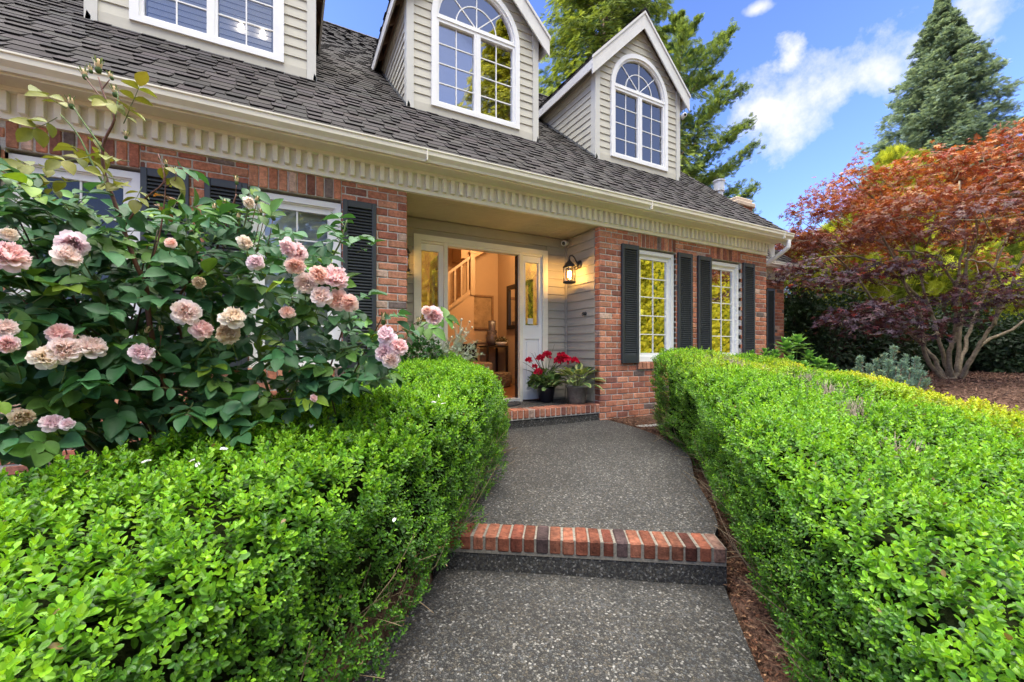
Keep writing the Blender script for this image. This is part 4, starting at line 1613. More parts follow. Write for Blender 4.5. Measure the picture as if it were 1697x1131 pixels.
def path_sheet(name, Lf, Rt, z0, z1, n=24, k=10, thick=0.14):
    Lf, Rt = res(Lf, n), res(Rt, n)
    mb = MB()
    t = np.linspace(0, 1, n)
    zz = z0 + (z1 - z0) * t
    s = np.linspace(0, 1, k)
    P = Lf[:, None] * (1 - s)[None, :, None] + Rt[:, None] * s[None, :, None]
    Z = np.repeat(zz[:, None], k, 1) + 0.004 * vnoise(P[..., 0], P[..., 1], 4, 3)
    V = np.concatenate([P.reshape(-1, 2), Z.reshape(-1, 1)], 1)
    i = np.arange(n * k).reshape(n, k)
    q = np.stack([i[:-1, :-1].ravel(), i[:-1, 1:].ravel(), i[1:, 1:].ravel(), i[1:, :-1].ravel()], 1)
    mb.add(V, q)
    b = np.concatenate([i[:, 0], i[-1, 1:], i[::-1, -1][1:], i[0, ::-1][1:]])
    W = V[b]
    W2 = W - A([0, 0, thick])
    m = len(b)
    mb.add(np.concatenate([W, W2]), [[j, j + 1, m + j + 1, m + j] for j in range(m - 1)])
    return tag(mb.build(name, M['aggregate']), kind='structure'), np.concatenate([Lf, Rt[::-1]])


_, POLY_U = path_sheet('path', UPL, UPR, -0.214, 0.0)
_, POLY_L = path_sheet('path', LOL, LOR, -0.425, -0.44)
stp = thing('brick_step', 'low brick-edged step crossing the pebbled path between the hedges', 'step')
fs = Fr((SL[0], SL[1], 0), (SD[0], SD[1], 0), (SB[0], SB[1], 0), (0, 0, 1))
LN = float(np.linalg.norm(SR_ - SL))
n = round(LN / 0.0787)
w = LN / n
mb = MB()
for i in range(n):
    j = rng.uniform(-0.003, 0.003, 3)
    c = bcol() * A([0.50, 0.42, 0.42]) * rng.uniform(.65, 1.15)
    if rng.random() < 0.08:
        c = A([0.07, 0.045, 0.045])
    cbox(mb, fs, i * w + 0.0035 + j[0] * .7, (i + 1) * w - 0.0035 + j[1] * .7, j[2], 0.197, -0.302, -0.207 + j[1], 0.010, 0, c)
mb.build('brick_tread', M['brick_worn'], stp)
mb = MB()
box(mb, fs, 0.003, LN - 0.003, 0.007, 0.2, -0.318, -0.214)
mb.build('mortar_bed', M['mortar_dark'], stp)
mb = MB()
box(mb, fs, -0.01, LN + 0.0, 0.012, 0.2, -0.56, -0.3185)
mb.build('riser', M['aggregate'], stp)


def inpoly(x, y, poly):
    x, y = np.asarray(x, float), np.asarray(y, float)
    ins = np.zeros(x.shape, bool)
    n = len(poly)
    for i in range(n):
        x0, y0 = poly[i]
        x1, y1 = poly[(i + 1) % n]
        c = ((y0 > y) != (y1 > y)) & (x < (x1 - x0) * (y - y0) / ((y1 - y0) + 1e-12) + x0)
        ins ^= c
    return ins


def edist(x, y, poly):
    d = np.full(np.shape(x), 1e9)
    n = len(poly)
    for i in range(n):
        a, b = A(poly[i]), A(poly[(i + 1) % n])
        ab = b - a
        t = np.clip(((x - a[0]) * ab[0] + (y - a[1]) * ab[1]) / (ab @ ab + 1e-12), 0, 1)
        d = np.minimum(d, np.hypot(x - a[0] - t * ab[0], y - a[1] - t * ab[1]))
    return d


def gz(x, y):
    x, y = np.asarray(x, float), np.asarray(y, float)
    g = -0.655 + 0.155 * np.clip(y, -1.0, 4.3)
    g = g + (0.05 + 0.25 - g) * sstep((x - 5.5) / 6.5) * sstep((y + 6) / 6)
    return g + 0.012 * vnoise(x, y, 3.0, 5)


xs = np.concatenate([[-220, -120, -60, -30, -15, -8], np.arange(-5, -2.6, 0.5), np.arange(-2.5, 6, 0.07), np.arange(6, 20, 0.4), [22, 26, 32, 45, 70, 120, 220]])
ys = np.concatenate([[-220, -120, -60, -30, -15, -9, -6, -4, -3], np.arange(-2, 4.8, 0.07), np.arange(4.9, 16, 0.6), [18, 22, 30, 45, 70, 120, 220]])
X, Y = np.meshgrid(xs, ys)
Zg = gz(X, Y)
Zg = Zg + 0.012 * vnoise(X, Y, 25, 8) * (np.abs(X) < 20)
for pol in (POLY_U, POLY_L, [SL, SR_, SR_ + SB * .2, SL + SB * .2]):
    ins = inpoly(X, Y, A(pol)) | (edist(X, Y, A(pol)) < 0.02)
    Zg = np.where(ins, np.minimum(Zg, -0.62), Zg)
Zg = np.where((X > 1.0) & (X < 3.8) & (Y > 4.3) & (Y < 9), -0.4, Zg)
mb = MB()
i = np.arange(X.size).reshape(X.shape)
q = np.stack([i[:-1, :-1].ravel(), i[:-1, 1:].ravel(), i[1:, 1:].ravel(), i[1:, :-1].ravel()], 1)
mb.add(np.stack([X.ravel(), Y.ravel(), Zg.ravel()], 1), q)
tag(mb.build('ground', M['mulch'], None, True), kind='structure')
# lawn: a sheet just above the soil at the far right, with blades
LAWN = A([(12.2, 2.05), (14, 2.55), (17, 3.0), (22, 3.0), (30, 1), (30, -4), (16, -5), (9.5, -4), (9.0, -1.0), (10.2, 0.9)])
mb = MB()
gx, gy = np.meshgrid(np.linspace(8.5, 30, 80), np.linspace(-5, 3.3, 40))
ins = inpoly(gx, gy, LAWN)
i = np.arange(gx.size).reshape(gx.shape)
ok = ins[:-1, :-1] & ins[:-1, 1:] & ins[1:, 1:] & ins[1:, :-1]
q = np.stack([i[:-1, :-1][ok], i[:-1, 1:][ok], i[1:, 1:][ok], i[1:, :-1][ok]], 1)
mb.add(np.stack([gx.ravel(), gy.ravel(), gz(gx, gy).ravel() + 0.02], 1), q)
tag(mb.build('lawn', M['grass_soil'], None, True), kind='structure')
mb = MB()
k = 26000
P = np.stack([rng.uniform(9.5, 20, k), rng.uniform(-1, 3.2, k)], 1)
P = P[inpoly(P[:, 0], P[:, 1], LAWN)]
k = len(P)
P = np.concatenate([P, gz(P[:, 0], P[:, 1])[:, None] + 0.015], 1)
d = np.stack([rng.normal(0, .35, k), rng.normal(0, .35, k), np.ones(k)], 1)
leaves(mb, LEAF_LO, P, d, rvec(k), rng.uniform(.05, .09, k), 0.012, A([.07, .16, .03]) * rng.uniform(.6, 1.5, (k, 1)))
tag(mb.build('grass', M['leaf']), 'short green grass beyond the right hedge', 'grass', kind='stuff')
# mulch chips along the path edge
mb = MB()
k = 9000
t = rng.random(k)
j = rng.random(k)
pr = res(np.concatenate([LOR[::-1], UPR]), 200)
idx = (t * 198).astype(int)
P = pr[idx] + (pr[idx + 1] - pr[idx]) * rng.random((k, 1))
nn = nrm(pr[idx + 1] - pr[idx])
nn = np.stack([nn[:, 1], -nn[:, 0]], 1)
P = P + nn * (0.02 + 0.5 * j[:, None] ** 1.5)
P = np.concatenate([P, (gz(P[:, 0], P[:, 1]) + rng.uniform(.0, .022, k))[:, None]], 1)
d = rng.normal(size=(k, 3)) * A([1, 1, .25])
nn3 = rng.normal(size=(k, 3)) * .5 + A([0, 0, 1])
cc = np.where(rng.random((k, 1)) < .2, A([[.30, .17, .09]]), A([[.15, .065, .035]])) * rng.uniform(.4, 1.5, (k, 1))
leaves(mb, LEAF_LO, P, d, nn3, rng.uniform(.012, .04, k), rng.uniform(.008, .016, k), cc)
k = 9000
P = np.stack([rng.uniform(8.5, 19, k), rng.uniform(1.5, 5.2, k)], 1)
P = P[~inpoly(P[:, 0], P[:, 1], LAWN)]
k = len(P)
P = np.concatenate([P, (gz(P[:, 0], P[:, 1]) + rng.uniform(.0, .03, k))[:, None]], 1)
leaves(mb, LEAF_LO, P, rng.normal(size=(k, 3)) * A([1, 1, .3]), rng.normal(size=(k, 3)) * .6 + A([0, 0, 1]), rng.uniform(.04, .10, k), rng.uniform(.02, .04, k), A([.17, .095, .065]) * rng.uniform(.3, 1.8, (k, 1)))
tag(mb.build('bark_mulch', M['twig']), 'brown bark mulch beside the path and round the maple', 'mulch', kind='stuff')
# concrete pad at the foot of the right brick wall
mb = MB()
cbox(mb, W0, 3.95, 5.6, 3.95, 4.41, -0.4, -0.035, 0.012)
tag(mb.build('pavement', M['concrete']), kind='structure')

# =================================================================== HEDGES
def hedge_top(x, y):
    return 0.207 + 0.0486 * x + 0.161 * y


def hedge(label, poly, top, nshoot, nside, yellow=None, seed=1, bare=None, under=0.13):
    r = np.random.default_rng(seed)
    poly = A(poly)
    o = thing('hedge', label, 'hedge')
    lo, hi = poly.min(0), poly.max(0)
    area = 0.5 * abs(np.sum(poly[:, 0] * np.roll(poly[:, 1], -1) - np.roll(poly[:, 0], -1) * poly[:, 1]))
    RD = 0.21

    def surf(x, y):
        e = edist(x, y, poly)
        k = np.clip(1 - e / RD, 0, 1)
        return top(x, y) + 0.030 * vnoise(x, y, 5, seed) + 0.018 * vnoise(x, y, 14, seed + 1) - RD * (1 - np.sqrt(np.maximum(0, 1 - k * k))), e

    def grad(x, y):
        h = 0.02
        zx = (surf(x + h, y)[0] - surf(x - h, y)[0]) / (2 * h)
        zy = (surf(x, y + h)[0] - surf(x, y - h)[0]) / (2 * h)
        g = np.stack([-zx, -zy, np.ones_like(zx)], 1)
        # outside the outline the rounded edge has no slope: keep it finite
        return nrm(np.clip(g, -1.5, 1.5))

    n = int(nshoot * area)
    x, y = r.uniform(lo[0], hi[0], n * 3), r.uniform(lo[1], hi[1], n * 3)
    ok = inpoly(x, y, poly)
    x, y = x[ok][:n], y[ok][:n]
    if bare is not None:
        keep = r.random(len(x)) > bare(x, y)
        x, y = x[keep], y[keep]
    z, e = surf(x, y)
    N1 = grad(x, y)
    P1 = np.stack([x, y, z], 1)
    # sides
    Ps, Ns = [], []
    m = len(poly)
    for i in range(m):
        a, b = poly[i], poly[(i + 1) % m]
        L = np.linalg.norm(b - a)
        k = int(nside * L)
        t = r.random(k)
        q = a + (b - a) * t[:, None]
        nn = A([b[1] - a[1], a[0] - b[0]]) / L
        if inpoly(*(q.mean(0) + nn * 0.05), poly):
            nn = -nn
        s_ = r.random(k) ** 0.8
        zt = top(q[:, 0], q[:, 1]) - 0.10
        g = gz(q[:, 0], q[:, 1])
        zz = g + 0.06 + (zt - g - 0.06) * s_
        along = t * L
        bulge = 0.05 * vnoise(along + 7 * i, zz * 2, 4, seed + 3) + 0.025 * vnoise(along + 3 * i, zz, 13, seed + 4) - under * np.clip(1 - (zz - g) / 0.42, 0, 1) ** 1.5
        p = q + nn * bulge[:, None]
        Ps.append(np.concatenate([p, zz[:, None]], 1))
        Ns.append(np.tile(A([nn[0], nn[1], 0.15]), (k, 1)))
    P2, N2 = np.concatenate(Ps), nrm(np.concatenate(Ns))
    low = np.clip(1 - (P2[:, 2] - gz(P2[:, 0], P2[:, 1])) / 0.45, 0, 1)
    keep = r.random(len(P2)) > low ** 1.3 * 0.72
    P2, N2, low = P2[keep], N2[keep], low[keep]
    side = np.concatenate([np.zeros(len(P1)), np.ones(len(P2))])
    low = np.concatenate([np.zeros(len(P1)), low])
    P, Nn = np.concatenate([P1, P2]), np.concatenate([N1, N2])
    n = len(P)
    up = A([0, 0, 1.0])
    d = nrm(Nn * (0.55 + 0.25 * side[:, None]) + up * 0.62 + r.normal(0, 0.30, (n, 3)))
    depth = r.uniform(0, 1, n) ** 1.6 * 0.075
    tall = (r.random(n) < 0.045) & (side < 0.5)
    Ls = r.uniform(0.055, 0.085, n) * np.where(tall, r.uniform(1.2, 1.9, n), 1)
    B = P - d * (Ls * 0.85)[:, None] - Nn * depth[:, None] + d * (tall * r.uniform(0.0, .04, n))[:, None]
    a0 = r.uniform(0, math.pi, n)
    X_ = nrm(np.cross(d, r.normal(size=(n, 3))))
    Y_ = np.cross(d, X_)
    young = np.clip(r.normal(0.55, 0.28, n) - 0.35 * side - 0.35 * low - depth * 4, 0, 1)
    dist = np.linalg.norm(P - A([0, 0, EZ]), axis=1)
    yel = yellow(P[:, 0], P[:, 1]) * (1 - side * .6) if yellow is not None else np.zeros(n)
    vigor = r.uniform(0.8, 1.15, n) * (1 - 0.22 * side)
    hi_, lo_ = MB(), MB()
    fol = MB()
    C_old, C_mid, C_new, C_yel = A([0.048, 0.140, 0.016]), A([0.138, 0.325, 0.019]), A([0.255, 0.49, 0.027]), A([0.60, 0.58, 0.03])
    pairs = 5
    for k in range(pairs + 1):
        f = k / pairs
        for sgn in (0, 1):
            ang = a0 + (math.pi / 2) * (k % 2) + math.pi * sgn + r.normal(0, .25, n)
            rad = X_ * np.cos(ang)[:, None] + Y_ * np.sin(ang)[:, None]
            op = R(78 - 50 * f) + r.normal(0, .18, n)
            ld_ = d * np.cos(op)[:, None] + rad * np.sin(op)[:, None]
            ln = d * np.sin(op)[:, None] - rad * np.cos(op)[:, None]
            base = B + d * (Ls * (0.15 + 0.85 * f))[:, None] + rad * 0.002
            L = 0.0225 * vigor * (1.12 - 0.42 * f) * r.uniform(.75, 1.2, n) * (1 + 0.1 * (1 - side))
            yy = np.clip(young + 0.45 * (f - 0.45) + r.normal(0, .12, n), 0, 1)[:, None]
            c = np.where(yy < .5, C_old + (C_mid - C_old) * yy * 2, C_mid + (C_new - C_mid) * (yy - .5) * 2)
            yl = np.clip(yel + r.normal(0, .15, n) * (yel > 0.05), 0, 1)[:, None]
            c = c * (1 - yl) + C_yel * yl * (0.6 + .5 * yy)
            c = c * r.uniform(.8, 1.2, (n, 1)) * (1 + r.uniform(-.08, .08, (n, 3)))
            brown = r.random(n) < (0.002 + 0.03 * low)
            c[brown] = A([0.30, 0.20, 0.09]) * r.uniform(.6, 1.2, (brown.sum(), 1))
            near = dist < 2.3
            kp = r.random(n) > 0.08
            for msk, tp in ((near & kp, LEAF_HI), (~near & kp, LEAF_LO)):
                if msk.any():
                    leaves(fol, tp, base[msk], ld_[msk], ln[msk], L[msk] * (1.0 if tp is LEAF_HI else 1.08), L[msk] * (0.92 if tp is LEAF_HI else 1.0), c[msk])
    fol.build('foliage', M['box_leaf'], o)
    # near-black core standing in for inner shade, and stems showing where the outside is thin
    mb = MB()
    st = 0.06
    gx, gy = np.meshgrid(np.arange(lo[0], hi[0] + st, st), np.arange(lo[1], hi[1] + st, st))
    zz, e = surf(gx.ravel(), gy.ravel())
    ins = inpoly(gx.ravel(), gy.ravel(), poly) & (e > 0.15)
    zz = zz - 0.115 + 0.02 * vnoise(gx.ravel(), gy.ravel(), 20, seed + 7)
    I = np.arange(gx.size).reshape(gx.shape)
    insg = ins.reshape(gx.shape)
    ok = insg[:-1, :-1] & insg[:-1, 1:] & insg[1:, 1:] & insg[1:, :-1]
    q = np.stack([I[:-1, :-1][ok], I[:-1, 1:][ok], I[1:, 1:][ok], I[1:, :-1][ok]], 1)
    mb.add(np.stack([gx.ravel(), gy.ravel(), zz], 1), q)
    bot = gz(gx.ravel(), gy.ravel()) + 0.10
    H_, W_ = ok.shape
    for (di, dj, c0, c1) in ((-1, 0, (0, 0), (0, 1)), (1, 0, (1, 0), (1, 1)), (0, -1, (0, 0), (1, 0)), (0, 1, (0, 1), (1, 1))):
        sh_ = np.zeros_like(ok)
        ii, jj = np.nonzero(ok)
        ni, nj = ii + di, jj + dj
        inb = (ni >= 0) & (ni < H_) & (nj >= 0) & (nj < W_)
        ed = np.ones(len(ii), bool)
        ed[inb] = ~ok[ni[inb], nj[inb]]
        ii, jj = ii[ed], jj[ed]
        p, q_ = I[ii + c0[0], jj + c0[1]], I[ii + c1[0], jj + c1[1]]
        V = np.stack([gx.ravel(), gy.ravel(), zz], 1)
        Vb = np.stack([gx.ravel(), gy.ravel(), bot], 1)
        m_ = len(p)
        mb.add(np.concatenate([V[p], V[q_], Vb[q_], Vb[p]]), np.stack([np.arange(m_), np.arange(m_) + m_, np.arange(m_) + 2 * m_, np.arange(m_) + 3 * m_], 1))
    mb.build('dark_core', M['core'], o)
    tw = MB()
    for i in range(420):
        j = r.integers(len(P1), len(P))
        p = P[j].copy()
        g = float(gz(p[0], p[1]))
        p[2] = g + r.uniform(0.06, 0.5)
        nn = Nn[j]
        b = p - nn * 0.16
        b[2] = g + r.uniform(0, 0.2)
        e_ = p + nn * r.uniform(-.04, .05) + r.normal(0, .05, 3)
        c = A([0.30, 0.22, 0.13]) * r.uniform(.45, 1.2)
        tube(tw, curve([b, (b + e_) / 2 + r.normal(0, .02, 3), e_], 5), np.linspace(.0035, .0012, 5), 4, 0, c)
    if bare is not None:
        x, y = r.uniform(lo[0], hi[0], 90000), r.uniform(lo[1], hi[1], 90000)
        kk = inpoly(x, y, poly) & (r.random(90000) < bare(x, y) ** 2)
        x, y = x[kk][:800], y[kk][:800]
        z, _ = surf(x, y)
        for i in range(len(x)):
            b = A([x[i], y[i], z[i] - 0.14])
            e_ = A([x[i] + r.normal(0, .035), y[i] + r.normal(0, .035), z[i] - 0.01 + r.uniform(-.03, .03)])
            tube(tw, curve([b, (b + e_) / 2 + r.normal(0, .008, 3), e_], 5), np.linspace(.004, .0015, 5), 4, 0, A([0.46, 0.38, 0.27]) * r.uniform(.55, 1.15))
    tw.build('twigs', M['twig'], o)
    return o


LH = [(-1.28, .15), (-.38, 1.00), (.32, 1.72), (1.03, 2.42), (1.52, 3.08), (1.83, 3.57), (1.97, 3.98), (1.86, 4.24), (1.40, 4.30), (.85, 4.10), (.40, 3.65), (.02, 2.95), (-.40, 2.28), (-.95, 1.98), (-1.7, 1.25), (-2.3, .8)]


def ltop(x, y):
    z = 0.25 + 0.043 * x + 0.148 * y
    back = np.clip(((y - x) - 1.75) / 1.2, 0, 1)
    s = (x + y)
    z = z + 0.10 * back * (1 - sstep((s - 2.6) / 1.2)) - 0.02 * sstep((s - 3.6) / 1.5)
    z = z - 0.45 * np.clip((x - 1.45) / .5, 0, 1) ** 1.6 * sstep((y - 3.2) / .5)
    return z - 0.045 * np.exp(-((s - 3.5) / 0.28) ** 2)


hedge('clipped bright green box hedge with the rose bush leaning over it', LH, ltop, 1750, 1000, seed=11, under=0.0)
RH = [(1.11, .22), (1.80, 1.00), (2.26, 1.54), (2.92, 2.24), (3.44, 2.92), (3.66, 3.40), (3.95, 3.72), (4.9, 3.80), (6.1, 3.75), (6.25, 3.3), (5.6, 2.45), (4.75, 1.35), (4.2, .55), (3.7, -.2), (2.6, -.8), (1.6, -.5)]


def rtop(x, y):
    s = (x - 1.0) * .35 + (y - 1) * .65
    return hedge_top(x, y) + 0.0 - 0.03 * np.exp(-((y - 2.7) / .3) ** 2) - 0.09 * sstep((x - 3.6) / 2.0) * (1 - sstep((y - 2.4) / 1.0)) - 0.19 * sstep((x - 3.9) / 1.5) * sstep((y - 2.0) / .9)


def sun_band(x, y):  # patch of sunlight put into the leaf tint as yellow
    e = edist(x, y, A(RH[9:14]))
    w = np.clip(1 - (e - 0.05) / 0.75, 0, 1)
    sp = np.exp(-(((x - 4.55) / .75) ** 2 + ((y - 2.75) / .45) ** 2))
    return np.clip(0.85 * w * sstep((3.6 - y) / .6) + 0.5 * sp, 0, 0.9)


def rbare(x, y):
    b = 0
    for cx_, cy_, rr in ((4.3, 2.95, .30), (4.6, 2.72, .22), (4.05, 2.05, .20), (3.75, 1.72, .20), (3.25, 1.35, .16), (4.4, 2.35, .14), (2.75, .95, .12)):
        b = b + np.exp(-(((x - cx_) / rr) ** 2 + ((y - cy_) / (rr * .6)) ** 2))
    return np.clip(b * 0.95, 0, 0.97)


hedge('wide clipped green hedge with a painted-in sunlit yellow band and grey bare twigs in its top', RH, rtop, 1150, 900, yellow=sun_band, seed=23, bare=rbare, under=0.12)
# =================================================================== ROSE BUSH
rose = thing('rose_bush', 'tall leafy rose bush with clusters of ruffled pale pink blooms in front of the window', 'rose bush')


def rz(px):
    return 1.50 + 0.60 * px / 700


canes, leafpts = MB(), []
CBR, CGR, CDK = A([0.13, 0.055, 0.035]), A([0.10, 0.16, 0.04]), A([0.075, 0.055, 0.04])


def cane(pts, r0, r1, col, leafy=0.0, n=22):
    p = curve(pts, n)
    tube(canes, p, np.linspace(r0, r1, n), 7, 0, col)
    if leafy:
        k = int(leafy)
        for t in np.linspace(0.25, 0.98, k):
            i = min(int(t * (n - 1)), n - 2)
            leafpts.append((p[i] + (p[i + 1] - p[i]) * rng.random(), p[i + 1] - p[i], 0))
    return p


base = A([-0.45, 2.78, -0.1])
RB = lambda: base + A([rng.uniform(-.5, .9), rng.uniform(-.15, .45), 0])
# the tall brown cane that rises out of the bush
cane([base + A([.1, 0, 0]), at(262, 600, 1.78), at(243, 480, 1.74), at(226, 440, 1.72), at(204, 378, 1.70), at(188, 330, 1.69), at(173, 285, 1.68), at(171, 240, 1.67), at(190, 196, 1.66), at(175, 165, 1.66), at(163, 128, 1.66)], 0.011, 0.0028, CBR, 0, 40)
cane([base, at(100, 560, 1.75), at(102, 440, 1.70), at(110, 390, 1.69), at(128, 322, 1.68)], 0.013, 0.0085, CGR, 0)
cane([base + A([.5, .1, 0]), at(300, 560, 1.95), at(352, 430, 1.93), at(375, 372, 1.92), at(392, 322, 1.92)], 0.008, 0.003, CBR, 8)
cane([base, at(180, 520, 1.7), at(140, 440, 1.66), at(60, 330, 1.64), at(10, 300, 1.62)], 0.009, 0.003, CGR, 10)
cane([at(172, 250, 1.67), at(140, 205, 1.65), at(122, 178, 1.65)], 0.004, 0.002, CGR, 0, 8)
cane([at(190, 198, 1.66), at(196, 160, 1.67), at(190, 150, 1.67)], 0.003, 0.0018, CGR, 0, 8)
cane([at(171, 166, 1.66), at(150, 140, 1.66), at(142, 128, 1.66)], 0.003, 0.0018, CBR, 0, 8)
cane([at(168, 150, 1.66), at(182, 132, 1.66)], 0.0025, 0.0016, CBR, 0, 6)
cane([at(188, 330, 1.69), at(160, 285, 1.66), at(130, 225, 1.65), at(100, 190, 1.64)], 0.0045, 0.002, CGR, 0, 12)
cane([at(204, 378, 1.70), at(240, 330, 1.70), at(272, 300, 1.70), at(262, 255, 1.71)], 0.0045, 0.002, CBR, 0, 12)
cane([at(236, 470, 1.73), at(262, 400, 1.74), at(274, 320, 1.75), at(272, 275, 1.75)], 0.004, 0.002, CBR, 3, 12)
cane([at(275, 310, 1.75), at(290, 300, 1.75), at(292, 285, 1.75)], 0.003, 0.0016, CBR, 0, 6)
cane([base + A([.4, 0, 0]), at(420, 640, 2.0), at(520, 590, 2.05), at(590, 575, 2.08), at(640, 560, 2.1)], 0.009, 0.003, CGR, 12)
cane([at(590, 575, 2.08), at(640, 560, 2.12), at(690, 535, 2.15), at(716, 524, 2.16)], 0.004, 0.002, CBR, 3, 10)
cane([base + A([.6, .1, 0]), at(430, 600, 1.95), at(470, 520, 1.95), at(520, 470, 1.96), at(560, 410, 1.98), at(575, 365, 1.99)], 0.008, 0.003, CGR, 12)
cane([base + A([.3, 0, 0]), at(330, 640, 1.8), at(350, 560, 1.78), at(355, 470, 1.8), at(400, 420, 1.84)], 0.008, 0.003, CGR, 10)
cane([base, at(60, 640, 1.6), at(60, 580, 1.52), at(100, 555, 1.50)], 0.008, 0.004, CGR, 8)
cane([base, at(120, 720, 1.55), at(60, 720, 1.48), at(20, 700, 1.46)], 0.007, 0.003, CDK, 8)
cane([base + A([.3, 0, 0]), at(300, 700, 1.7), at(380, 720, 1.75), at(430, 700, 1.8)], 0.006, 0.003, CDK, 6)
cane([base + A([.5, 0, 0]), at(430, 690, 2.0), at(520, 660, 2.02), at(570, 650, 2.03)], 0.006, 0.003, CDK, 8)
for i in range(34):
    b = RB()
    px, py = rng.uniform(-60, 640), rng.uniform(360, 640)
    if px > 420:
        py = rng.uniform(460, 660)
    t = at(px, py, rz(max(px, 0)) + rng.uniform(-.05, .5))
    m = b * .45 + t * .55 + A([0, 0, rng.uniform(.0, .18)])
    cane([b, b * .75 + m * .25 + A([0, 0, .15]), m, t], rng.uniform(.006, .012), .0025, (CGR, CDK, CBR)[i % 3], 9)

# extra leaf stations spread through the volume of the bush
K = 800
for i in range(K):
    while True:
        px, py = rng.uniform(-120, 640), rng.uniform(285, 745)
        top = np.interp(px, [-120, 0, 90, 200, 330, 420, 520, 600, 660], [330, 330, 315, 345, 350, 360, 430, 520, 600])
        bot = np.interp(px, [-120, 0, 160, 300, 400, 520, 600, 660], [760, 760, 735, 700, 690, 680, 650, 600])
        if top < py < bot and (py < 660 or rng.random() < .85):
            break
    deep = rng.random() ** 1.2
    Z = rz(max(px, 0)) - 0.08 + 0.62 * deep
    p = at(px, py, Z)
    if p[2] < 0.35:
        continue
    leafpts.append((p, rvec(1)[0] * A([1, 1, .4]), deep))
for (px, py, Z, y) in ((110, 180, 1.64, 1), (95, 195, 1.63, 1), (205, 205, 1.67, 1), (215, 180, 1.68, 1), (150, 215, 1.66, 1), (120, 240, 1.65, 1), (205, 175, 1.66, 1), (150, 260, 1.67, 1), (215, 268, 1.70, 1), (262, 262, 1.71, 1), (200, 300, 1.69, 1), (235, 310, 1.71, 1), (110, 285, 1.65, 1), (75, 295, 1.62, 1), (130, 300, 1.67, 1), (165, 310, 1.68, 1), (260, 320, 1.73, 2), (255, 335, 1.74, 2), (300, 320, 1.76, 0), (430, 365, 1.92, 0), (575, 400, 1.99, 0), (560, 395, 1.99, 0), (60, 310, 1.62, 0), (20, 325, 1.60, 0), (590, 420, 2.0, 0), (672, 560, 2.1, 0), (560, 700 - 60, 2.0, 0), (600, 640, 2.02, 0), (650, 600, 2.06, 0), (580, 610, 2.05, 0)):
    leafpts.append((at(px, py, Z), rvec(1)[0] * A([1, 1, .3]), -y))
BL = [(14, 424, 72, 'pink'), (120, 405, 54, 'lilac'), (112, 424, 50, 'pale'), (9, 543, 44, 'pale'), (12, 570, 40, 'pink'), (100, 552, 46, 'pink'), (107, 580, 56, 'pale'), (152, 574, 50, 'pale'), (76, 592, 50, 'cream'),
      (235, 586, 42, 'lilac'), (308, 517, 48, 'pale'), (335, 547, 38, 'pink'), (386, 526, 42, 'cream'), (378, 552, 38, 'wither'), (424, 435, 30, 'lilac'), (406, 402, 26, 'cream'),
      (477, 410, 34, 'pink'), (492, 419, 36, 'pink'), (489, 440, 31, 'coral'), (506, 469, 38, 'pale'), (529, 455, 34, 'coral'), (556, 460, 44, 'pink'), (532, 490, 36, 'pale'), (560, 497, 36, 'coral'), (578, 502, 30, 'coral'),
      (640, 556, 34, 'lilac'), (662, 574, 30, 'pink'), (637, 584, 32, 'lilac'), (648, 597, 30, 'pale'), (719, 523, 30, 'pink'), (707, 515, 18, 'coral'), (87, 700, 38, 'lilac'), (112, 702, 26, 'lilac'), (36, 692, 40, 'wither'),
      (330, 468, 22, 'wither'), (15, 388, 30, 'cream'), (283, 402, 20, 'coral'), (477, 517, 26, 'coral'), (412, 336, 22, 'cream'), (520, 660, 14, 'pink')]
fol, rach = MB(), MB()
LFV = []
BPOS = [(at(q[0], q[1], rz(q[0]) - 0.15), q[2] * .5 * 1.7 / CF) for q in BL]


def hides_bloom(p):
    v = nrm(p - A([0, 0, EZ]))
    for (b, r_) in BPOS:
        w = b - A([0, 0, EZ])
        t = w @ v
        if np.linalg.norm(w - v * t) < r_ + 0.022 and np.linalg.norm(p - A([0, 0, EZ])) < np.linalg.norm(w) + 0.03:
            return True
    return False


